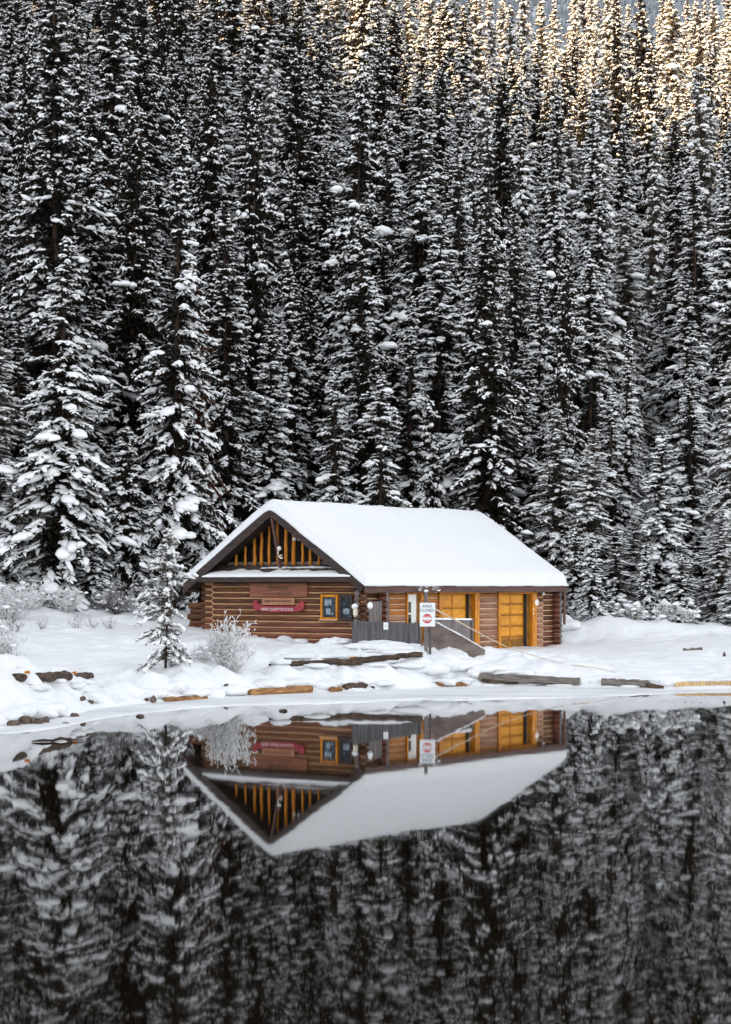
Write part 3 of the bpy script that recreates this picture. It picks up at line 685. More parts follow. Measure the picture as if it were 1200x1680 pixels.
# ------------------------------------------------------------------ fences, ramp, sign, rope
def board_fence(name, p0, p1, ztop0, ztop1, drop, bw, mat, label, cap=False, post_ends=(True, True)):
    """upright boards between two plan points; boards reach below the snow"""
    p0, p1 = Vector(p0), Vector(p1); d = p1-p0; L = d.length; rz = math.atan2(d.y, d.x)
    o = empty(name, (p0.x, p0.y, ztop0-drop), rz, label, 'fence'); n = max(1, int(L/bw)); r = random.Random(int(L*100))
    base = ztop0-drop
    for i in range(n):
        x0 = i*L/n; zt = (ztop0+(ztop1-ztop0)*(i+.5)/n) - base + r.uniform(-.012, .012)
        MB().box((x0+.004, -.014+r.uniform(-.004,.004), 0), (x0+L/n-.006, .014, zt), .004).build('board', M[mat], o)
    for zz in (.25, drop-.14):
        MB().obox((0, .045, zz), (L, .045, zz + (ztop1-ztop0)), .06, .09).build('rail', M[mat], o)
    for e, x0 in ((post_ends[0], .0), (post_ends[1], L-.1)):
        if e: MB().box((x0, -.075, 0), (x0+.1, -.018, drop+.03 + (ztop1-ztop0 if x0 else 0)), .008).build('post', M[mat], o)
    if cap:
        k = 24; w = MB(); V = []; F = []
        for i in range(k+1):
            x0 = L*i/k; zz = drop + (ztop1-ztop0)*i/k; t = .035 + .03*r.random()
            V += [(x0,-.05,zz-.012),(x0,-.045,zz+t*.6),(x0,0,zz+t),(x0,.05,zz+t*.6),(x0,.055,zz-.012)]
        for i in range(k): F += [(i*5+j, (i+1)*5+j, (i+1)*5+j+1, i*5+j+1) for j in range(4)]
        F += [(0,1,2,3,4), tuple(k*5+j for j in (4,3,2,1,0))]
        w.poly(V, F).build('snow_cap', M['tree_snow'], o, smooth=True)
    return o
def Spt(px, v): u = S(px, 1000, v)[0]; return (*cab(u, v), 0)
fz0 = S(578.5, 1018.5, -.8)[1]; fz1 = S(689, 1022.5, -.8)[1]
board_fence('board_fence', Spt(578.5, -.8), Spt(689, -.8), fz0, fz1, 1.35, .105, 'grey_wood', 'dark grey upright board fence in front of the cabin entrance', post_ends=(True, True))
board_fence('board_gate', Spt(606, -.15), Spt(626.5, -.15), S(606, 988, -.15)[1], S(626, 986, -.15)[1], 1.1, .10, 'grey_wood_warm', 'short grey board gate standing behind the fence beside the cabin corner', post_ends=(True, False))
board_fence('board_fence', Spt(713, -.55), Spt(775, -.55), S(713, 1016, -.55)[1], S(775, 1017, -.55)[1], 1.1, .10, 'grey_wood_warm', 'pale grey board railing with snow on top below the left garage door', cap=True, post_ends=(False, True))
# snow clod on the gate
x, y, _ = Spt(607.5, -.3); z = EYE-(994-HORIZON)*y/FPX
bm = bmesh.new(); bmesh.ops.create_icosphere(bm, subdivisions=2, radius=.10)
for q in bm.verts: q.co.z *= 1.35
me = bpy.data.meshes.new('snow_clod'); bm.to_mesh(me); bm.free(); me.materials.append(M['tree_snow'])
for q in me.polygons: q.use_smooth = True
add('snow_clod', me, None, 'white clod of snow stuck to the left edge of the grey gate', 'snow', loc=(x, y, z))
# notice and latch on the long fence
x, y, _ = Spt(633, -.86); z = EYE-(1027-HORIZON)*y/FPX
fr = math.atan2(Spt(689,-.8)[1]-Spt(578.5,-.8)[1], Spt(689,-.8)[0]-Spt(578.5,-.8)[0])
o = empty('paper_notice', (x, y, z), fr, 'small white paper notice on the dark grey fence', 'notice')
MB().box((-.14, -.012, -.13), (.14, .0, .12), .003).build('sheet', M['sign_white'], o)
MB().box((-.09,-.0145,.02),(.09,-.0125,.032)).box((-.09,-.0145,-.03),(.06,-.0125,-.018)).build('print', M['ink_grey'], o)
x, y, _ = Spt(584, -.90); z = EYE-(1023-HORIZON)*y/FPX
o = empty('gate_latch', (x, y, z), fr, 'grey metal latch on the left end of the dark fence', 'latch')
MB().box((-.09, -.03, -.13), (.0, .0, .14), .02).build('latch_plate', M['grey_wood_warm'], o)
MB().tube([(-.02,-.03,.10),(.04,-.06,.06),(.05,-.06,-.06),(-.02,-.03,-.10)], .014, 6).build('latch_ring', M['metal_dark'], o)

# big tilted side board of the ramp
def slab(pts, thick, mat, name, label, cat):
    P = [Vector(at(px, Y, py)) for px, py, Y in pts]; c = P[-1].copy(); o = empty(name, c, 0, label, cat)
    nrm = (P[1]-P[0]).cross(P[2]-P[0]).normalized();
    if nrm.y > 0: nrm = -nrm
    n = len(P); V = [p-c for p in P] + [p-c-nrm*thick for p in P]
    w = MB().poly(V, [tuple(range(n)), tuple(range(2*n-1, n-1, -1))] + [(i, (i+1) % n, n+(i+1) % n, n+i) for i in range(n)])
    w.build('side_board', M[mat], o); return o, P, c, nrm
o, P, c, nrm = slab([(716,1021,73.9),(757,1043,73.5),(797,1066.5,73.0),(795,1076,72.95),(779,1096,72.9),(745,1096,73.2),(686,1096,73.9),(684,1070,74.0)], .12, 'ramp', 'ramp', 'large brown grey sloping side board of the ramp, snow along its upper edge', 'ramp')
k = 30; V = []; F = []; r = random.Random(8)
for i in range(k+1):
    t = i/k; p = (P[0].lerp(P[1], t*2) if t < .5 else P[1].lerp(P[2], t*2-1)) - c; q = r.uniform(.02, .055)
    hang = r.uniform(.02, .13)*(1 if r.random() < .6 else .3)
    f_ = p + nrm*.012; b_ = p - nrm*.135
    V += [f_+Vector((0,0,-hang)), f_+nrm*.01+Vector((0,0,q*.5)), (f_+b_)/2+Vector((0,0,q+.02)), b_+Vector((0,0,q*.5)), b_+Vector((0,0,-.03))]
for i in range(k): F += [(i*5+j, (i+1)*5+j, (i+1)*5+j+1, i*5+j+1) for j in range(4)]
MB().poly(V, F).build('snow_edge', M['tree_snow'], o, smooth=True)

# warning sign on its post
sx, sy, sz0 = at(700.5, 72.8, 1066); ws = empty('warning_sign', (sx, sy, sz0-.3), 0, 'white AREA CLOSED sign with a red disc on a grey wooden post', 'sign')
ztop = EYE-(972-HORIZON)*72.8/FPX - (sz0-.3)
MB().box((-.085,-.06,0),(.035,.06,ztop),.01).build('post', M['grey_wood_warm'], ws)
MB().box((.07,-.05,0),(.15,.05,1.2),.01).build('post', M['grey_wood'], ws)
MB().box((-.085,-.06,ztop+.004),(.035,.06,ztop+.05),.02).tube([(-.025,0,ztop+.03),(-.025,0,ztop+.075),(-.03,0,ztop+.10)],[.075,.065,.02],9).build('snow_cap', M['tree_snow'], ws, smooth=True)
pz = EYE-(1008.5-HORIZON)*72.72/FPX - (sz0-.3); px0 = at(701.7, 72.72)-sx
MB().box((px0-.262,-.085,pz-.405),(px0+.262,-.064,pz+.405),.006).build('panel', M['sign_white'], ws)
def disc(name, cx, cz, rr_, y, mat, zlo=-9, zhi=9):
    n = 32; pts = []
    for q in range(n):
        X = cx+math.cos(2*math.pi*q/n)*rr_; Z = min(max(cz+math.sin(2*math.pi*q/n)*rr_, zlo), zhi); pts.append((X, Z))
    MB().poly([(a_, y, b_) for a_, b_ in pts] + [(a_, y+.0035, b_) for a_, b_ in pts], [tuple(range(n))[::-1], tuple(range(n, 2*n))] + [(i, (i+1) % n, n+(i+1) % n, n+i) for i in range(n)]).build(name, M[mat], ws)
dz = pz-.135
disc('disc', px0-.01, dz, .165, -.0895, 'sign_red')
MB().box((px0-.165,-.0935,dz-.035),(px0+.145,-.0905,dz+.035)).build('bar', M['sign_white'], ws)
add('lettering', text_mesh('AREA', .135, M['ink_grey'], CAX, (px0-.01,-.088,pz+.285), 0, .0015, 1.05, .003), ws)
add('lettering', text_mesh('CLOSED', .135, M['ink_grey'], CAX, (px0-.01,-.088,pz+.145), 0, .0015, .92, .003), ws)
add('lettering', text_mesh('DO NOT', .085, M['ink_white'], CAX, (px0-.01,-.0915,dz+.068), 0, .0012, .80, .003), ws)
add('lettering', text_mesh('ENTER', .085, M['ink_white'], CAX, (px0-.01,-.0915,dz-.072), 0, .0012, .86, .003), ws)

# rope from the sign to the bank edge
rp = [(714,999,72.75),(735,1011,72.7),(757,1022.5,72.6),(780,1035,72.4),(805,1048.5,72.2),(830,1060.5,72.0),(860,1071,71.9),(900,1083,71.7),(940,1093,71.5),(980,1101,71.4),(1010,1107,71.3)]
RP = [Vector(at(a_, Y, b_)) for a_, b_, Y in rp]
for q in RP[5:]: q.z = max(q.z, gz(q.x, q.y)+.03)
ro = empty('rope', RP[-1], 0, 'pale rope sagging from the AREA CLOSED sign down to the snow', 'rope')
pts = []; rad = []
for i in range(len(RP)-1):
    for t in (0, .5):
        q = RP[i].lerp(RP[i+1], t); q.z = max(q.z, gz(q.x, q.y)+.03); pts.append(q-RP[-1]); rad.append(.034 - .022*min(1, (i+t)/5.5))
pts.append(Vector((0,0,0))); rad.append(.010)
MB().tube(pts, rad, 7).build('strand', M['rope'], ro, smooth=True)

# ------------------------------------------------------------------ logs, timbers and rocks along the bank
def rough_log(name, p0, p1, r0, r1, mat, label, cat, seed, group=None, kn=14, flat=1.0):
    p0, p1 = Vector(p0), Vector(p1); c = (p0+p1)/2; d = p1-p0; L = d.length; rz = math.atan2(d.y, d.x); tilt = -math.asin(d.z/L)
    r = random.Random(seed); n = 12; V = []; F = []
    for i in range(kn+1):
        t = i/kn; x0 = -L/2 + L*t; rr_ = (r0+(r1-r0)*t)*(1+r.uniform(-.10,.10)); oy, oz = r.uniform(-.02,.02), r.uniform(-.02,.02)
        for j in range(n):
            a_ = 2*math.pi*j/n; q = rr_*(1+r.uniform(-.13,.13)); V.append((x0+(r.uniform(-.06,.06) if 0 < i < kn else r.uniform(-.05,.05)), oy+math.cos(a_)*q, oz+math.sin(a_)*q*flat))
    for i in range(kn): F += [(i*n+j, i*n+(j+1) % n, (i+1)*n+(j+1) % n, (i+1)*n+j) for j in range(n)]
    F += [tuple(range(n))[::-1], tuple(kn*n+j for j in range(n))]
    me = MB().poly(V, F).mesh(name, M[mat], False)
    return add(name, me, None, label, cat, group, loc=c, rot=(0, tilt, rz))
def pxl(px, py, Y, r=.1):
    h = hit(px, min(py + r*.5*FPX/Y, 1186)); return h + Vector((0, -.02, r*.35))
rough_log('fallen_log', pxl(26,1113,60,.10), pxl(112,1110,60.3,.13), .11, .13, 'drift_dark', 'weathered brown log half buried in the snow slope at far left', 'log', 1)
rough_log('fallen_log', pxl(80,1114,59.9,.10), pxl(150,1109,60.6,.09), .11, .09, 'drift_dark', 'dark broken log end beside the weathered log in the left slope', 'log', 2)
rough_log('driftwood_log', pxl(408,1139,65.2,.12), pxl(508,1132,65.9,.17), .12, .17, 'drift_log', 'thick golden brown driftwood log along the water in front of the bush', 'log', 3)
rough_log('driftwood_log', pxl(272,1149,62.4,.10), pxl(337,1146,62.8,.09), .10, .09, 'drift_log', 'thin split driftwood log on the shore below the small spruce', 'log', 4)
rough_log('driftwood_log', pxl(565,1128,67.2,.12), pxl(600,1124,67.6,.11), .12, .11, 'drift_dark', 'dark stubby driftwood end poking from the snow at mid shore', 'log', 5)
rough_log('driftwood_log', pxl(542,1133,66.9,.09), pxl(560,1131,67.0,.08), .09, .08, 'drift_log', 'short tan driftwood piece beside the dark driftwood end', 'log', 6)
rough_log('driftwood_log', pxl(718,1123,69.4,.07), pxl(765,1122,69.6,.08), .07, .08, 'drift_log', 'thin driftwood log under a rounded snow mound below the ramp', 'log', 7)
rough_log('retaining_log', pxl(445,1089,70.2,.10), pxl(590,1085,71.2,.16), .075, .11, 'drift_dark', 'long dark retaining log below the gable wall, its far end buried', 'log', 8, kn=24)
rough_log('retaining_log', pxl(575,1086,71.1,.17), pxl(692,1074,72.0,.12), .115, .08, 'drift_dark', 'dark retaining log with orange cut faces below the grey fence', 'log', 9, kn=20)
def chip(px, py, Y, w, h, label):
    x, y, z = pxl(px, py, Y) + Vector((0,-.09,.01)); o = MB().box((-w/2,-.04,-h/2),(w/2,.04,h/2),.012).build('cut_block', M['post_amber'], None, label=label, cat='wood block'); o.location = (x, y, z); o.rotation_euler = (0, random.uniform(-.2,.1), 0)
chip(580,1082,70.85,.25,.12,'orange cut wood block on the dark retaining log below the fence')
chip(532,1084.5,70.5,.14,.06,'small orange wood chip on the retaining log, the middle one')
chip(495,1086,70.2,.14,.06,'small orange wood chip near the buried end of the retaining log')
chip(122,1104,59.95,.16,.07,'bright orange cut face on the log at far left')
chip(46,1110,59.7,.14,.07,'dull orange wood chip at the end of the far left log')
def timber(p0, p1, w, h, mat, label, seed):
    p0, p1 = Vector(p0), Vector(p1); c = (p0+p1)/2; d = p1-p0; L = d.length; r = random.Random(seed); n = 18; V = []; F = []
    for i in range(n+1):
        x0 = -L/2+L*i/n; a_ = r.uniform(-.02,.02); b_ = r.uniform(-.03,.015)
        V += [(x0,-w/2+r.uniform(-.015,.015),-h/2+a_),(x0,w/2,-h/2+a_),(x0,w/2,h/2+b_),(x0,-w/2+r.uniform(-.01,.02),h/2+b_)]
    for i in range(n): F += [(i*4+j, i*4+(j+1) % 4, (i+1)*4+(j+1) % 4, (i+1)*4+j) for j in range(4)]
    F += [(3,2,1,0), tuple(n*4+j for j in range(4))]
    add('retaining_timber', MB().poly(V, F).mesh('retaining_timber', M[mat], False), None, label, 'timber', loc=c, rot=(0, -math.asin(d.z/L), math.atan2(d.y, d.x)))
timber(pxl(786,1108.5,70.6,.22), pxl(952,1117,70.7,.22), .25, .22, 'timber_grey', 'long grey retaining timber at the water, right below the garage doors', 1)
timber(pxl(790,1117,70.4,.12), pxl(850,1120,70.4,.12), .20, .12, 'drift_dark', 'short brown timber under the left end of the long grey one', 2)
timber(pxl(990,1117,70.2,.24), pxl(1062,1121,69.6,.24), .25, .24, 'timber_grey', 'short grey retaining timber between the rope end and the plank edging', 3)
timber(pxl(1040,1117,69.8,.14), pxl(1085,1128,69.2,.14), .22, .14, 'drift_dark', 'dark sloping timber beside the plank edging at the water', 4)
timber(pxl(1122,1065.5,80.2,.10), pxl(1152,1064.5,80.2,.10), .14, .10, 'timber_grey', 'grey timber end showing through the flat snow at right', 5)
# plank edging of the landing
e0, e1 = Vector((at(1110, 68.5), 68.5, 0)), Vector((at(1330, 69.4), 69.4, 0)); dd = (e1-e0); L = dd.length; rz = math.atan2(dd.y, dd.x)
edging = empty('plank_edging', (e0.x, e0.y, 0), rz, 'row of short yellow planks edging the landing at the right shore', 'edging')
n = int(L/.115); r = random.Random(4)
for i in range(n):
    MB().box((i*.115, r.uniform(-.01,.01), -.15), (i*.115+.106, .05, .235+r.uniform(-.02,.012)), .006).build('plank', M['dock_wood'], edging)
MB().box((-.02,.06,.02),(L,.12,.12)).build('rail', M['dock_wood'], edging)
# rocks at the waterline
def wy(py): return EYE*FPX/(py+5-HORIZON)
def rock(px, py, Y, w, h, label, seed, mat='rock'):
    bm = bmesh.new(); bmesh.ops.create_icosphere(bm, subdivisions=2, radius=1.0); r = np.random.default_rng(seed)
    for q in bm.verts:
        k = 1+r.uniform(-.24,.2); q.co = Vector((q.co.x*w*k, q.co.y*w*.7*k, q.co.z*h*k))
    me = bpy.data.meshes.new('shore_rock'); bm.to_mesh(me); bm.free(); me.materials.append(M[mat])
    add('shore_rock', me, None, label, 'rock', 'rocks along the waterline', loc=pxl(px, py, Y, h) if py < 1160 else (at(px, wy(py)), wy(py), .05 if h > .06 else .015), rot=(0, 0, r.uniform(0, 6)))
for i, (px, py, Y, w, h, lb) in enumerate([
    (22,1187,51.2,.20,.10,'flat dark rock at the far left end of the waterline'),(42,1184,51.7,.22,.17,'biggest brown rock at the left waterline'),(62,1184,51.8,.16,.11,'pale brown rock touching the biggest one at the left'),
    (75,1182,52.2,.11,.11,'small dark upright rock right of the left rock group'),(70,1173,53.6,.25,.11,'brown slab under the snow hump above the left rocks'),(88,1172,53.8,.10,.10,'dark corner rock at the end of the brown slab'),
    (123,1172,55.0,.15,.07,'low flat rock awash at the left waterline'),(108,1183,52.4,.12,.03,'thin dark rock barely above the ice at left'),
    (148,1150,58.6,.12,.12,'jagged dark rock emerging from the snow at left mid slope'),(136,1147,59.0,.09,.07,'small dark stone beside the jagged rock at left'),
    (252,1148,61.4,.11,.13,'jagged rock on the shore left of the thin driftwood'),(240,1148,61.2,.08,.06,'small stone beside the jagged shore rock'),(230,1171,56.0,.14,.05,'flat brown rock lying in the ice below the small spruce'),
    (282,1130,63.6,.09,.08,'dark stone under the snow hump at the foot of the small spruce'),(372,1127,65.2,.10,.10,'dark stone below the frosted bush'),(390,1137,64.8,.05,.05,'first of two tiny stones left of the golden log'),(398,1138,64.7,.05,.06,'second tiny stone touching the golden log'),
    (465,1162,57.2,.17,.05,'dark flat rock lying in the open water before the cabin'),(1189,1074,77.0,.06,.12,'small dark stake like stone in the flat snow at far right'),(612,1128,67.6,.08,.05,'small dark stone right of the driftwood end')]):
    rock(px, py, Y, w, h, lb, i+3)

# thin stick frozen into the ice at far left
st_ = [at(52, wy(1213)), wy(1213), .02]
so = empty('floating_stick', st_, 0, 'thin dark crooked stick lying on the ice at far left', 'stick')
MB().tube([(0,0,0),(.22,.04,.02),(.42,.10,.01),(.58,.22,.05),(.78,.26,.02),(1.05,.32,.0)], [.012,.03,.022,.034,.02,.008], 7).build('stem', M['drift_dark'], so, smooth=True)
# dark shed fence between the trees left of the cabin
x0, x1 = at(213, 88.5), at(262, 87.5)
sh = empty('dark_shed', ((x0+x1)/2, 88, gz((x0+x1)/2, 88)-.3), math.atan2(-1.0, x1-x0), 'low dark board shed between the trees left of the cabin', 'shed')
for i in range(9):
    a_ = -.64 + i*.145; MB().box((a_,-.02,0),(a_+.135,.02,1.25+random.uniform(-.03,.03)),.004).build('board', M['dark_shed'], sh)
MB().box((-.7,.03,0),(.7,1.0,1.2)).build('shed_body', M['dark_shed'], sh)
MB().box((-.75,-.1,1.26),(.75,1.1,1.42),.06).build('shed_snow', M['tree_snow'], sh)
# stacked dark logs at the left cabin corner
for i, (px, py) in enumerate([(318,1030),(321,1022),(317,1012),(322,1003),(319,994)]):
    x, y, z = at(px+6, 81.0, py)
    MB().tube([(-.32,.25,0),(.30,-.12,0)], .125, 10).build('stacked_log', M['log_v_dark'], None, smooth=False, label='dark log in the pile at the left cabin corner, number %s from the ground' % ['one','two','three','four','five'][i], cat='log', group='dark logs stacked at the cabin corner', loc=(x, y, z))

# snow pillows lying over logs, rocks and timbers
def drift(V, F, px, py, Y, sx, sy, sz, seed):
    x, y, z = hit(px, py + .5*sz*FPX/Y) + Vector((0, .14, -sz*.05)); bm = bmesh.new(); bmesh.ops.create_icosphere(bm, subdivisions=3, radius=1.0); bm.verts.index_update()
    P = np.array([tuple(q.co) for q in bm.verts]); Fa = [[q.index+len(V) for q in f.verts] for f in bm.faces]; bm.free()
    k = 1 + .42*fbm(P[:,0]*1.9+seed*3.1, P[:,1]*1.9+P[:,2]*1.3, 41, 4)*2
    P = P*k[:,None]; P[:,2] = np.sign(P[:,2])*np.abs(P[:,2])**.85
    V.extend((P*np.array([sx*1.12,sy*1.1,sz*.92]) + np.array([x,y,z])).tolist()); F.extend(Fa)
DV, DF = [], []
for i, a_ in enumerate([(55,1160,54.2,.55,.5,.24),(85,1160,54.6,.40,.4,.20),(30,1166,53.2,.40,.4,.18),(12,1172,52.4,.3,.3,.14),
    (62,1127,59.8,.30,.3,.10),(118,1124,59.9,.30,.3,.10),(142,1139,59.5,.35,.4,.18),(156,1146,58.9,.2,.3,.12),
    (258,1137,61.9,.28,.35,.16),(245,1140,61.8,.22,.3,.13),(305,1132,63.3,.62,.45,.19),(285,1124,63.9,.3,.35,.24),(345,1135,63.9,.45,.4,.22),(375,1128,65.4,.45,.4,.22),(398,1130,65.4,.30,.35,.18),
    (440,1119,66.3,.62,.5,.20),(485,1117,66.7,.55,.5,.18),(510,1126,66.4,.15,.3,.20),(530,1120,67.2,.45,.45,.20),(555,1117,67.6,.35,.4,.18),(590,1113,68.2,.45,.45,.19),(625,1120,68.3,.4,.4,.12),
    (725,1116,69.9,.55,.45,.16),(755,1115,70.1,.45,.45,.17),(700,1095,71.3,.6,.5,.22),(728,1090,71.9,.45,.4,.26),(752,1092,72.0,.35,.4,.16),(768,1092,72.3,.3,.3,.14),(672,1091,71.2,.5,.4,.12),
    (800,1094,71.3,.6,.6,.20),(780,1101,71.0,.3,.4,.2),(840,1101,71.1,.9,.5,.14),(910,1108,71.1,1.0,.5,.14),(975,1112,70.7,.55,.5,.17),(960,1118,70.5,.3,.3,.12),(1030,1112,70.4,.8,.5,.13),(1085,1113,69.8,.7,.6,.22),(1100,1121,69.2,.3,.4,.13),
    (1150,1114,69.3,1.2,.6,.17),(1230,1114,69.5,1.2,.6,.17),(1330,1114,69.6,1.2,.6,.17),
    (545,1050,73.9,.38,.4,.14),(560,1051,73.8,.30,.4,.12),(515,1053,73.9,.4,.4,.10),(494,1050,75.6,.25,.25,.13),(600,1058,72.9,.7,.3,.12),(640,1062,73.2,.8,.3,.10),(672,1068,73.0,.4,.3,.12),
    (505,1076,71.4,.9,.5,.12),(580,1074,72.0,.9,.5,.12),(650,1070,72.6,.7,.5,.12),
    (805,1124,69.8,.35,.3,.07),(862,1123,70.0,.5,.3,.08),(925,1124,69.9,.5,.3,.08),(1000,1127,69.4,.35,.3,.07),(1040,1126,69.3,.35,.3,.08),(880,1107,70.9,.35,.3,.10),(1015,1113,70.5,.3,.3,.10),(425,1144,64.6,.3,.25,.06),(462,1143,64.8,.35,.25,.05),(290,1152,62.0,.3,.25,.05),(322,1151,62.3,.2,.2,.06),(735,1128,69.0,.3,.25,.05),(575,1131,66.9,.2,.2,.06),(520,1091,70.2,.4,.3,.08),(610,1089,70.8,.45,.3,.08),(650,1085,71.2,.4,.3,.07),(460,1086,70.8,.3,.3,.10),(555,1078,71.4,.3,.3,.10),(625,1075,71.9,.3,.3,.09),(95,1119,59.6,.2,.2,.06),(140,1118,59.8,.22,.2,.07),(40,1120,59.4,.2,.2,.06),
    (927,1016,86.0,.35,.35,.5),(920,1021,85.8,.7,.7,.30)]):
    drift(DV, DF, *a_, seed=i)
add('snow_drifts', mesh_np('snow_drifts', DV, DF, True, M['snow']), None, 'rounded white pillows of snow lying on the shore logs and rocks', 'snow', kind='stuff')

# ------------------------------------------------------------------ conifers
def spindles(P0, P1, up, R, mid=.38, flat=1.0):
    """n three-sided spindles from P0 to P1; 'up' = +1 ridge on top, -1 keel below"""
    n = len(P0); D = P1-P0; L = np.linalg.norm(D, axis=1, keepdims=True)+1e-9; d = D/L
    side = np.cross(d, np.array([0,0,1.0])); side /= (np.linalg.norm(side, axis=1, keepdims=True)+1e-6)
    upv = np.cross(side, d); C = P0 + D*mid; R = R[:,None]
    V = np.empty((n,5,3)); V[:,0] = P0; V[:,4] = P1
    V[:,1] = C + side*R; V[:,2] = C - side*R; V[:,3] = C + upv*R*up*flat
    F = np.array([(0,1,2),(0,2,3),(0,3,1),(4,2,1),(4,3,2),(4,1,3)])
    return V.reshape(-1,3), (np.arange(n)[:,None,None]*5 + F[None]).reshape(-1,3)
_b = bmesh.new(); bmesh.ops.create_icosphere(_b, subdivisions=2, radius=1.0); _b.verts.index_update()
ICO_V = np.array([tuple(q.co) for q in _b.verts]); ICO_F = np.array([[q.index for q in f.verts] for f in _b.faces]); _b.free()
_b = bmesh.new(); bmesh.ops.create_icosphere(_b, subdivisions=1, radius=1.0); _b.verts.index_update()
ICO1_V = np.array([tuple(q.co) for q in _b.verts]); ICO1_F = np.array([[q.index for q in f.verts] for f in _b.faces]); _b.free()
def blobs(C, A, S, r, ico=(ICO_V, ICO_F), jit=.16, slope=None):
    """lumps at C with heading A (azimuth) and half-sizes S (n,3)"""
    n = len(C); v, f = ico; k = 1 + r.uniform(-jit, jit, (n, len(v), 1)); P = v[None]*k*S[:,None,:]
    P[:,:,2] = np.where(P[:,:,2] < 0, P[:,:,2]*.55, P[:,:,2])
    if slope is not None: P[:,:,2] += P[:,:,0]*slope[:,None]
    ca, sa = np.cos(A)[:,None], np.sin(A)[:,None]; X = P[:,:,0]*ca - P[:,:,1]*sa; Y = P[:,:,0]*sa + P[:,:,1]*ca
    V = np.stack([X, Y, P[:,:,2]], -1) + C[:,None,:]
    return V.reshape(-1,3), (np.arange(n)[:,None,None]*len(v) + f[None]).reshape(-1,3)
def join(parts):
    V, F, o = [], [], 0
    for v, f in parts: V.append(v); F.append(f+o); o += len(v)
    return np.concatenate(V), np.concatenate(F)

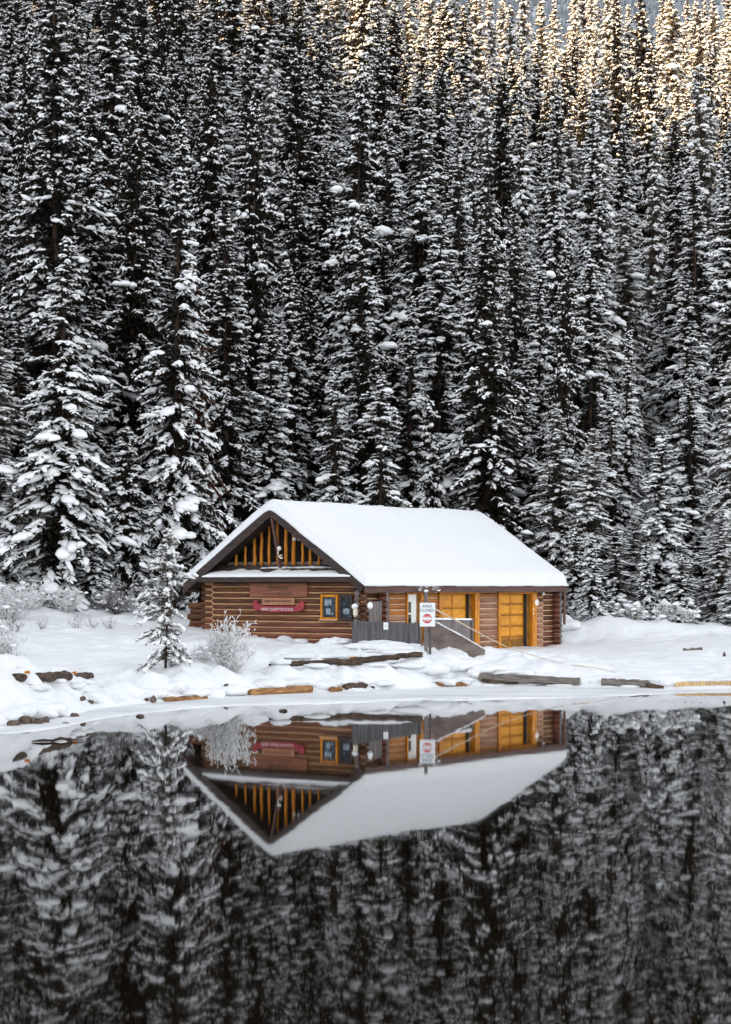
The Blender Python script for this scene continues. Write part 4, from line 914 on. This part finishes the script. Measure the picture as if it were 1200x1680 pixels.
def spruce(seed, H, R, whorl=.29, nb=7.5, pads=.5, snow=.6, lumps=110, lump=(.16,.36), up=(.60,-.20), droop=(.25,.46), twig=.40, tr=.045, bare=.07, power=.78, station=.075, needle='needle', hang=(.25,1.15), lean=0.0, snowmat='tree_snow', uneven=.40, gap=.26):
    r = np.random.default_rng(seed)
    z = []; zz = H*bare
    while zz < H-.25:
        t = (H-zz)/H; k = max(3, int(round(nb*(.55+.45*t)+r.uniform(-.8,.8)))); z += list(zz + r.uniform(-.1,.1,k)); zz += whorl*r.uniform(.7,1.3)*(.55+.45*t)
    z = np.array(z); az = r.uniform(0, 2*np.pi, len(z)); kp = vnoise((np.cos(az)*1.3+10+seed*.37), z*.55+np.sin(az)*1.3+seed, 90) > gap; z, az = z[kp], az[kp]; n = len(z); t = np.clip((H-z)/H, .01, 1)
    # lobes: the crown is fuller on some sides and heights
    lob = 1 + uneven*np.sin(az*2 + z*1.1 + seed) * .5 + uneven*np.sin(z*2.3 + seed*1.7)*.5
    ell = R*np.power(t, power)*(1-.35*np.clip((t-.82)/.18, 0, 1))*r.uniform(.50,1.30,n)*lob + .10
    a = up[0] + (up[1]-up[0])*np.sqrt(t) + r.uniform(-.12,.12,n); b = droop[0] + (droop[1]-droop[0])*t
    out = np.stack([np.cos(az), np.sin(az), np.zeros(n)], 1); sid = np.stack([-np.sin(az), np.cos(az), np.zeros(n)], 1)
    def bp(i, s):
        p = out[i]*(ell[i]*s)[:,None]; p[:,2] = z[i] + ell[i]*(a[i]*s - b[i]*s*s + .12*b[i]*s**4); p[:,0] += lean*np.sin(z[i]*.5); return p
    ns = np.maximum(3, np.ceil(ell/station)).astype(int); idx = np.repeat(np.arange(n), ns*2)
    pos = np.concatenate([np.repeat((np.arange(k)+.5)/k, 2) for k in ns]); sg = np.tile([1.0,-1.0], int(ns.sum()))
    pos = np.clip(pos + r.uniform(-.05,.05,len(pos)), .06, 1.0)
    P0 = bp(idx, pos)
    Lg = twig*(.30+.70*(1-pos))*np.sqrt(np.maximum(ell[idx],.12))*r.uniform(.55,1.25,len(idx)) + .08
    sl = a[idx] - 2*b[idx]*pos
    d = out[idx]*(.45+.5*pos)[:,None] + sid[idx]*(sg*(.95-.5*pos))[:,None]; d[:,2] += sl*.35 - r.uniform(hang[0],hang[1],len(idx)) + .05
    d += r.normal(0, .34, d.shape)
    d /= np.linalg.norm(d, axis=1, keepdims=True); P1 = P0 + d*Lg[:,None]
    rad = tr*r.uniform(.7,1.35,len(idx))
    dark = [spindles(P0, P1, -1, rad)]
    # branch axes, drawn as two spans
    bi = np.arange(n); p0 = bp(bi, np.zeros(n)); pm = bp(bi, np.full(n,.5)); p1 = bp(bi, np.ones(n)); rb = .022+.016*ell
    dark += [spindles(p0, pm, -1, rb, .1), spindles(pm, p1, -1, rb*.8, .2)]
    # snow along the twigs, patchy from branch to branch
    cov = np.clip(snow*r.uniform(.3,1.7,n), 0, 1)[idx]*np.clip((pos-.18)*2.2, 0, 1.15)
    keep = r.random(len(idx)) < cov; lift = np.zeros((keep.sum(),3)); lift[:,2] = rad[keep]*.55
    q0 = P0[keep]+lift; q1 = q0 + (P1-P0)[keep]*r.uniform(.6,.95,keep.sum())[:,None]
    white = [spindles(q0, q1, 1, rad[keep]*r.uniform(.85,1.45,keep.sum()), .45, .9)]
    # snow pads draped on the boughs and heavier clods
    for s0 in (.38,.56,.74,.92):
        m = int(n*min(1, pads)); bi = r.permutation(n)[:m]; s = np.clip(s0 + r.uniform(-.08,.08,m), .2, 1); C = bp(bi, s); C[:,2] += .035; C += sid[bi]*(r.uniform(-.22,.22,m)*ell[bi]*(1-s*.6))[:,None]
        k = np.minimum(1.25, .25+ell[bi]*.62); Sz = np.stack([r.uniform(.08,.22,m)*k, r.uniform(.06,.16,m)*k, r.uniform(.05,.11,m)*k], 1)
        white.append(blobs(C, az[bi]+r.uniform(-.8,.8,m), Sz, r, (ICO1_V, ICO1_F), .36, (a[bi]-2*b[bi]*s)*.8 + r.normal(0, .35, m)))
    wl_ = []
    if lumps:
        w = ell/ell.sum(); bi = r.choice(n, lumps, p=w); s = r.uniform(.45,1.0,lumps); C = bp(bi, s); C[:,2] += .05
        q = lump[0] + (lump[1]-lump[0])*r.random(lumps)**2.2; q = q*np.minimum(1, .4+ell[bi]*.4)
        for part in range(3):
            qq = q*(1, .75, .6)[part]*r.uniform(.8,1.1,lumps); off = np.stack([r.uniform(-1,1,lumps)*q*.9, r.uniform(-1,1,lumps)*q*.9, r.uniform(-.45,.05,lumps)*q], 1)*(part > 0)
            Sz = np.stack([qq*r.uniform(.85,1.25,lumps), qq*r.uniform(.7,1.1,lumps), qq*r.uniform(.6,.95,lumps)], 1)
            wl_.append(blobs(C+off, az[bi], Sz, r, (ICO_V, ICO_F), .10, (a-2*b*.6)[bi]*.6))
    Vd, Fd = join(dark); Vw, Fw = join(white + wl_)
    crown = mesh_np('crown', Vd, Fd, False, M[needle]); sn = mesh_np('crown_snow', Vw, Fw, False, M[snowmat])
    nb_ = len(white[0][1]); sm = np.zeros(len(Fw), bool); sm[nb_:] = True; sn.polygons.foreach_set('use_smooth', sm)
    rt = .0060*H+.02; pts = [(r.uniform(-.03,.03)+lean*math.sin(H*q*.5), r.uniform(-.03,.03), H*q-.6*(q == 0)) for q in (0,.04,.2,.4,.6,.8,1.0)]
    trunk = MB().tube(pts, [rt*1.35,rt*1.1,rt,rt*.8,rt*.58,rt*.32,.012], 9).mesh('trunk', M['bark'], True)
    return dict(H=H, R=R, trunk=trunk, crown=crown, snow=sn)

def bare_snag(seed, H, R, mat='twig'):
    r = np.random.default_rng(seed); n = 190; z = r.uniform(.1,.97,n)*H; t = (H-z)/H; az = r.uniform(0,6.283,n); ell = R*np.power(t,.6)*r.uniform(.4,1.2,n)+.15
    out = np.stack([np.cos(az), np.sin(az), np.zeros(n)],1); p0 = np.stack([np.zeros(n),np.zeros(n),z],1)
    pm = p0 + out*ell[:,None]*.55; pm[:,2] -= ell*.25; p1 = pm + out*ell[:,None]*.35; p1[:,2] -= ell*.55
    D = [spindles(p0, pm, -1, np.full(n,.022), .1), spindles(pm, p1, -1, np.full(n,.017), .2)]; Wt = [spindles(p0+[0,0,.015], pm+[0,0,.015], 1, np.full(n,.024), .5), spindles(pm+[0,0,.015], p1+[0,0,.01], 1, np.full(n,.016), .4)]
    for _ in range(5):
        s = r.uniform(.3,1,n)[:,None]; q0 = pm+(p1-pm)*s; q1 = q0 + r.uniform(-.22,.22,(n,3))*ell[:,None]*.8; q1[:,2] -= .12
        D.append(spindles(q0, q1, -1, np.full(n,.011), .2)); Wt.append(spindles(q0+[0,0,.01], q1+[0,0,.01], 1, np.full(n,.012)*(r.random(n)<.6), .4))
    Vd, Fd = join(D); Vw, Fw = join(Wt)
    pts = [(r.uniform(-.05,.05), r.uniform(-.05,.05), H*q) for q in (0,.2,.4,.6,.8,1)]; rt = .009*H
    return dict(H=H, R=R, trunk=MB().tube(pts, [rt*1.2,rt,rt*.8,rt*.6,rt*.4,.015], 8).mesh('trunk', M['bark'], True), crown=mesh_np('crown', Vd, Fd, False, M[mat]), snow=mesh_np('crown_snow', Vw, Fw, False, M['frost']))

VAR = {}
for i in range(4): VAR['mid%d' % i] = spruce(10+i, 18, 1.9, snow=.78, pads=.48, lumps=40+12*i, power=(.82,.95,.88,.75)[i], bare=(.05,.12,.08,.05)[i])
for i in range(3): VAR['dark%d' % i] = spruce(20+i, 20, 2.1, snow=.52, pads=.28, lumps=26, power=(.85,.75,.92)[i], bare=.1)
for i in range(3): VAR['heavy%d' % i] = spruce(30+i, 15, 1.9, snow=.88, pads=.95, lumps=95, lump=(.14,.40), power=(.9,.8,.85)[i], droop=(.3,.58))
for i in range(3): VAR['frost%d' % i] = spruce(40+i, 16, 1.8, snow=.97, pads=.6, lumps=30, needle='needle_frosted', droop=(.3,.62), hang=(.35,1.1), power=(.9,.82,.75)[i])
for i in range(2): VAR['young%d' % i] = spruce(50+i, 7, 1.15, whorl=.22, nb=7, pads=.7, snow=.80, lumps=30, lump=(.12,.28), twig=.34, station=.075)
for i in range(3): VAR['shade%d' % i] = spruce(70+i, 19, 2.2, snow=.36, pads=.14, lumps=14, power=(.8,.7,.9)[i], bare=.06)
VAR['dead'] = spruce(60, 13, 1.5, snow=.28, lumps=10, needle='needle_dead', hang=(.4,1.1), droop=(.4,1.2), bare=.15)
VAR['snag'] = bare_snag(61, 13, 1.4)
VAR['sapling'] = spruce(64, 4.3, .95, whorl=.15, nb=5, pads=.85, snow=1.0, lumps=14, lump=(.06,.13), needle='needle_frosted', twig=.26, tr=.017, station=.055, up=(.45,-.05), bare=.12, power=.55, lean=.05, uneven=.6, droop=(.12,.35), hang=(.0,.3), snowmat='tree_snow')

def plant(var, X, Y, h, rad, label, group=None, cat='tree', name='spruce_tree', z=None, rz=None):
    v = VAR[var]; zb = gz(X, Y) if z is None else z
    o = empty(name, (X, Y, zb-.1), random.uniform(0, 6.283) if rz is None else rz, label, cat, group)
    k = rad/v['R']; o.scale = (k, k, (h+.1)/v['H'])
    o.rotation_euler[0] = random.gauss(0, .018); o.rotation_euler[1] = random.gauss(0, .018)
    add('trunk', v['trunk'], o); c = add('crown', v['crown'], o); add('crown_snow', v['snow'], c)
    return o

# trees one can single out: column, top row, depth, variant, crown radius, label
hero = [
 (95,385,86,'heavy0',2.0,'big snow laden spruce with a thick bare trunk base at far left'),
 (30,520,88,'mid0',1.7,'spruce just left of the big far left one, its lower boughs bent'),
 (-15,470,87,'frost0',1.9,'frosted spruce cut by the left picture edge'),
 (150,470,93,'mid2',1.6,'narrow spruce right behind the big far left spruce'),
 (205,695,88,'young0',1.45,'short bushy spruce between the big left spruce and the tall trunk'),
 (283,190,89,'mid1',1.9,'tall spruce with a long visible trunk just left of the cabin roof'),
 (326,440,91,'dead',1.35,'reddish brown dead needled spruce beside the tall trunk'),
 (335,740,90,'young1',1.0,'small dark spruce close to the left roof edge'),
 (375,330,94,'dark0',1.9,'dark tall spruce above the left roof slope'),
 (440,520,95,'mid3',1.6,'spruce rising behind the left roof slope near the ridge end'),
 (485,420,99,'mid0',1.5,'slender spruce behind the front end of the ridge'),
 (552,600,94,'heavy1',1.4,'rounded snowy spruce behind the first third of the ridge'),
 (622,610,92,'heavy2',1.5,'snow capped spruce with big white clods behind the middle of the ridge'),
 (600,330,100,'mid2',1.9,'tall spruce rising straight above the middle of the ridge'),
 (715,650,95,'young1',1.25,'pointed little spruce just behind the far half of the ridge'),
 (672,480,98,'mid1',1.6,'spruce between the clod covered one and the pointed little one'),
 (766,400,97,'mid3',1.55,'slim spruce with a straight visible stem above the far ridge end'),
 (842,560,97,'mid0',1.5,'spruce behind the far roof slope'),
 (912,665,94,'frost1',1.55,'pale frosted spruce with drooping boughs beside the far eave'),
 (962,700,93,'frost2',1.35,'frosted narrow spruce right of the drooping pale one'),
 (1000,640,95,'heavy0',1.55,'full snowy spruce in the middle of the right hand clearing'),
 (1040,560,98,'snag',1.6,'bare dead snag with hanging twigs right of centre'),
 (1085,700,93,'heavy1',1.45,'snow heaped spruce with a short bare trunk in the right clearing'),
 (1135,600,96,'mid2',1.4,'spruce behind the right clearing, left of the edge trees'),
 (1183,835,91,'frost0',1.15,'small thin frosted spruce near the right picture edge'),
 (1060,890,91,'young0',.75,'knee high snowy young spruce at the foot of the heaped one'),
 (1215,560,94,'frost1',1.6,'frosted spruce cut by the right picture edge'),
 (948,860,91,'young1',1.0,'young spruce with dark lower boughs just right of the downspout'),
 (1010,860,91.5,'heavy2',1.0,'stout little spruce with big clods near the plough bank'),
 (885,420,101,'mid1',1.7,'spruce with heavy clods above the far eave corner'),
 (970,400,103,'mid3',1.7,'spruce with a thin pale stem above the right clearing'),
 (1120,905,90.5,'young1',.95,'young snow covered spruce between the heaped one and the thin frosted one'),
 (1150,870,93,'heavy2',1.0,'stout young spruce behind the pale shrubs on the right'),
 (1040,850,93,'frost2',1.1,'frosted young spruce left of the heaped one'),
 (975,880,90,'young0',.9,'small snowy spruce above the plough bank'),
 (1210,900,89.5,'heavy0',.9,'low snow heaped spruce at the right picture edge'),
 (20,800,86.5,'heavy1',1.2,'low bent snowy spruce at the left picture edge'),
 (150,860,86,'young1',.9,'little spruce between the big left trunk and the brown brush'),
 (240,300,96,'dark1',1.9,'dark spruce left of the tall trunked one'),
 (55,250,96,'dark2',2.1,'dark broad spruce behind the big far left one'),
 (160,140,101,'dark0',2.0,'tall dark spruce in the upper left, two trees behind the shore'),
]
taken = []
for px, yt, Y, var, rad, lb in hero:
    X = at(px, Y); zb = gz(X, Y); zt = EYE-(yt-HORIZON)*Y/FPX
    rad *= 1.0 if var in ('young0','young1','snag','dead') else 1.28
    plant(var, X, Y, zt-zb, rad, lb, 'front trees around the cabin'); taken.append((X, Y, rad, zb, zt-zb))
X, Y = at(272, 64), 64.0
plant('sapling', X, Y, 4.5, .80, 'small crooked frosted spruce standing alone in front of the cabin corner', None, rz=.7)

# the dense stand climbing the hillside
def stand():
    r = np.random.default_rng(12); c = []; Y = 93.5
    while Y < 272:
        sp = 3.35 + .002*(Y-90); xw0, xw1 = at(-90, Y)-2, at(1290, Y)+2; X = xw0 + r.uniform(0, sp)
        while X < xw1:
            x, y = X + r.uniform(-.9,.9), Y + r.uniform(-1.6,1.6)
            left = 1-float(sstep(-12, 8, np.array(x/ y*100)))
            h = r.normal(17.5 + 4*left, 2.8); h = min(max(h, 10.5), 26)
            if r.random() < .16: h *= .68
            rad = (1.35 + .050*h)*r.uniform(.75,1.28); c.append((x, y, h, rad, left)); X += sp*r.uniform(.75,1.3)
        Y += 4.1
    c.sort(key=lambda q: q[1]); z = ground_z(np.array([q[0] for q in c]), np.array([q[1] for q in c]))
    sc = 4.0; GW, GH = int(1400/sc), int(1250/sc); m = np.zeros((GW, GH), bool)      # what nearer trees already cover
    def silhouette(X, Y, h, rad, zb):
        yt = HORIZON-(zb+h-EYE)*FPX/Y; yb = HORIZON-(zb-EYE)*FPX/Y; cx = 600+X*FPX/Y; w = rad*FPX/Y; cells = []
        for j in range(int((yt+150)/sc), int((yb+150)/sc)):
            if not 0 <= j < GH: continue
            t = max(0.0, ((j*sc-150)-yt)/max(1, yb-yt)); ww = w*t**.78*.92; a, b = int((cx-ww+100)/sc), int((cx+ww+100)/sc)
            for i in range(max(0,a), min(GW,b+1)): cells.append((i, j))
        return cells
    out = []; near = [(X, Y, h, rad, zb, None) for X, Y, rad, zb, h in taken]
    allc = [(q[0], q[1], q[2], q[3], zz, q[4]) for q, zz in zip(c, z)] + near; allc.sort(key=lambda q: q[1])
    for X, Y, h, rad, zb, left in allc:
        if left is not None:
            if any((X-a)**2 + (Y-b)**2 < (1.5 if Y < 100 else 1.0)**2 for a, b, *_ in taken): continue
            u = (X-CX)*CT + (Y-CY)*ST; v = -(X-CX)*ST + (Y-CY)*CT
            if -2 < u < LEN+2.5 and -3 < v < W+2.2: continue
            if 1030 < 600+X*FPX/Y < 1400 and Y < 108: continue
        ce = silhouette(X, Y, h, rad, zb)
        vis = sum(1 for i, j in ce if not m[i, j])
        if left is not None and vis*sc*sc < 130: continue
        for i, j in ce: m[i, j] = True
        if left is not None: out.append((vis, X, Y, h, rad, zb, left))
    return out
trees = stand(); trees.sort(key=lambda q: -q[0])
print('stand candidates', len(trees), [int(t[0]) for t in trees[::30]])
trees = trees[:262]
def shadow_z(X, Y): return 52.0 - .22*(X-3)
rr5 = random.Random(55); spec = []
for vis, X, Y, h, rad, zb, left in trees:
    px = 600+X*FPX/Y; right = max(0, min(1, (px-500)/600))
    q = rr5.random()
    if q < .7*left: var = 'dark%d' % rr5.randrange(3)
    elif q > 1-.30*right-.03: var = 'frost%d' % rr5.randrange(3)
    elif q > .80-.1*right and h < 17: var = 'heavy%d' % rr5.randrange(3)
    else: var = 'mid%d' % rr5.randrange(4)
    if zb+h > shadow_z(X, Y)+3 and rr5.random() < .9: var = 'frost%d' % rr5.randrange(3)  # sun-reached trees get paler frosted needles so their crowns look lit
    if rr5.random() < ((.66 if Y < 112 else .40 if Y < 140 else .18 if Y < 175 else 0)*(1-.55*right)): var = 'shade%d' % rr5.randrange(3)
    if h < 11: var = 'young%d' % rr5.randrange(2)
    col = 'above the left shore' if px < 210 else 'above the left roof' if px < 430 else 'above the near ridge end' if px < 610 else 'above the far ridge end' if px < 800 else 'above the far eave' if px < 960 else 'above the right clearing'
    yt = HORIZON-(zb+h-EYE)*FPX/Y
    if zb+h > shadow_z(X, Y)+3: lb = 'sunlit golden topped spruces ' + col; g = 'sunlit trees ' + col
    elif Y > 150: lb = 'shaded upper slope spruces ' + col; g = 'upper slope trees ' + col
    elif Y > 115: lb = 'middle slope spruces ' + col; g = 'middle slope trees ' + col
    else: lb = 'lower slope spruces ' + col; g = 'lower slope trees ' + col
    spec.append((g, px, lb, var, X, Y, h, rad, zb))
spec.sort(key=lambda q: (q[0], q[1])); cnt = {}; ORD = 'first second third fourth fifth sixth seventh eighth ninth tenth eleventh twelfth thirteenth fourteenth fifteenth sixteenth seventeenth eighteenth nineteenth twentieth'.split()
def ordinal(n): return ORD[n] if n < 20 else ('twenty ' + ORD[n-20]) if n < 29 else ('thirtieth' if n == 29 else 'thirty ' + ORD[n-30])
for g, px, lb, var, X, Y, h, rad, zb in spec:
    n = cnt.get(g, 0); cnt[g] = n+1
    plant(var, X, Y, h, rad, ordinal(n) + ' from left of the ' + lb.replace('above the', 'over the'), g, z=zb)

# ------------------------------------------------------------------ shrubs
def shrub(seed, H, Wd, stems, sub, frost, r0=.012, rf=.018, spread=1.0, snowballs=0):
    r = np.random.default_rng(seed); seg = []
    for _ in range(stems):
        a = r.uniform(0,6.283); q = r.uniform(0,1)**.7; tip = np.array([math.cos(a)*Wd*q*.5, math.sin(a)*Wd*q*.5, H*r.uniform(.55,1.0)*(1-.35*q)]); b = np.array([math.cos(a)*Wd*.10*r.random(), math.sin(a)*Wd*.10*r.random(), -.05])
        mid = (b+tip)/2 + r.uniform(-.06,.06,3)*Wd; seg += [(b,mid,1.4),(mid,tip,1.0)]
        for k in range(sub):
            s = r.uniform(.15,1); p = b+(mid-b)*s*2 if s < .5 else mid+(tip-mid)*(s*2-1); d = r.normal(0,1,3); d[2] = abs(d[2])*.8+.25; d /= np.linalg.norm(d); L = H*r.uniform(.07,.20)*spread
            e = p+d*L; seg.append((p,e,.8))
            for _k in range(2):
                p2 = p+(e-p)*r.uniform(.3,.95); d2 = d + r.normal(0,.7,3); d2 /= np.linalg.norm(d2); seg.append((p2, p2+d2*L*.5, .6))
    P0 = np.array([q[0] for q in seg]); P1 = np.array([q[1] for q in seg]); w = np.array([q[2] for q in seg])
    body = spindles(P0, P1, -1, r0*w, .2); fr = []
    kp = r.random(len(w)) < frost; up = np.array([0,0,r0*.7]); fr.append(spindles(P0[kp]+up, P0[kp]+(P1-P0)[kp]*.97+up, 1, rf*np.sqrt(w[kp])*r.uniform(.7,1.3,kp.sum()), .6))
    if snowballs:
        i = r.integers(0, len(w), snowballs); C = P1[i]; q = .03+.10*r.random(snowballs)**3; fr.append(blobs(C, r.uniform(0,6,snowballs), np.stack([q*1.3,q,q*.7],1), r, (ICO_V,ICO_F), .15))
    Vf, Ff = join(fr)
    return mesh_np('stems', body[0], body[1], False, M['frost'] if seed in (1, 3) else M['twig']), mesh_np('frost', Vf, Ff, False, M['tree_snow'])
SHR = {'bush': shrub(1, 1.95, 2.0, 36, 15, .97, r0=.008, rf=.026), 'brush': shrub(2, 2.6, 3.0, 40, 9, .35, r0=.014, rf=.02, snowballs=60), 'pale': shrub(3, 1.6, 2.2, 36, 10, .9, r0=.010, rf=.02, snowballs=40), 'tuft': shrub(4, .8, .9, 26, 2, .5, r0=.006, rf=.007), 'low': shrub(5, .8, 1.5, 34, 12, .8, r0=.008, rf=.022, snowballs=60)}
def put_shrub(k, px, Y, s, label, name='shrub', cat='shrub', group=None, rz=None, sz=1.0):
    X = at(px, Y); o = empty(name, (X, Y, gz(X, Y)-.04), random.uniform(0,6.28) if rz is None else rz, label, cat, group); o.scale = (s, s, s*sz)
    st = add('stems', SHR[k][0], o); add('frost_coat', SHR[k][1], st, kind='stuff'); return o
put_shrub('bush', 374, 65.6, .95, 'thick white frosted bush in front of the gable wall', sz=1.08)
put_shrub('low', 293, 65.0, .95, 'low frosted twigs leaning at the foot of the crooked little spruce')
for i, (k, px, Y, s, lb) in enumerate([
    ('brush',175,88,.95,'bare brown brush with snow balls right of the big left trunk'),('brush',228,90,1.0,'tall twiggy brush with snow behind the dark shed'),('brush',140,89,.7,'low brown brush under the short bushy spruce'),
    ('low',70,84,.9,'snowy low shrub at the foot of the big left spruce'),('low',120,85,1.0,'white lumpy shrub beside the big left trunk'),('low',165,85.5,1.0,'lumpy snowy shrub below the brown brush'),('low',205,85.5,.9,'snowy shrub in front of the dark shed'),
    ('pale',1120,95,1.1,'pale frosted shrub beside the heaped spruce on the right'),('pale',1150,96,1.2,'biggest pale frosted shrub in the right clearing'),('pale',1165,93,.9,'pale shrub below the thin frosted spruce'),('pale',1205,93,1.0,'pale shrub at the right picture edge'),
    ('low',1045,89,1.1,'snow covered low shrub behind the plough bank'),('low',1095,89,1.3,'round snow covered shrub at the foot of the heaped spruce'),('low',985,90,1.0,'low snowy shrub right of the plough bank top'),('pale',960,90,.9,'frosted shrub by the young spruce near the downspout'),
    ('low',1130,88.5,.8,'tiny snowy shrub in front of the pale shrubs'),('tuft',5,74,1.6,'dark thin twigs at the left picture edge'),('tuft',25,75,1.1,'thin dry twigs near the left edge'),
    ('tuft',125,76,.9,'dry grass tuft in the left snow slope, the left one'),('tuft',150,77.5,.8,'small dry tuft between the two larger tufts at left'),('tuft',180,78,.8,'dry grass tuft in front of the dark shed'),('tuft',70,77,.8,'faint dry tuft below the big left spruce'),('tuft',10,62,1.0,'frosted tuft above the left rocks'),('tuft',18,57,.9,'thin frosted twigs close to the far left shore')    ,('brush',255,86.5,.8,'brown twiggy brush with snow beside the dark shed, nearest the cabin'),('pale',110,83,.8,'pale frosted shrub in front of the big left trunk'),('brush',190,85,.7,'small brown brush in front of the short bushy spruce'),
    ('pale',15,80,1.1,'pale frosted shrub by the left picture edge below the trees'),('pale',45,82,.9,'pale shrub left of the one before the big trunk'),('low',240,83,1.0,'low snowy shrub right in front of the dark shed'),('pale',330,66.5,.55,'little frosted shrub between the crooked spruce and the white bush'),
    ('pale',5,66,.8,'frosted shrub on the far left slope above the shore')]):
    put_shrub(k, px, Y, s, lb, group='shrubs along the foot of the forest' if k != 'tuft' else 'dry tufts in the snow', name='shrub' if k != 'tuft' else 'grass_tuft', cat='shrub' if k != 'tuft' else 'grass')
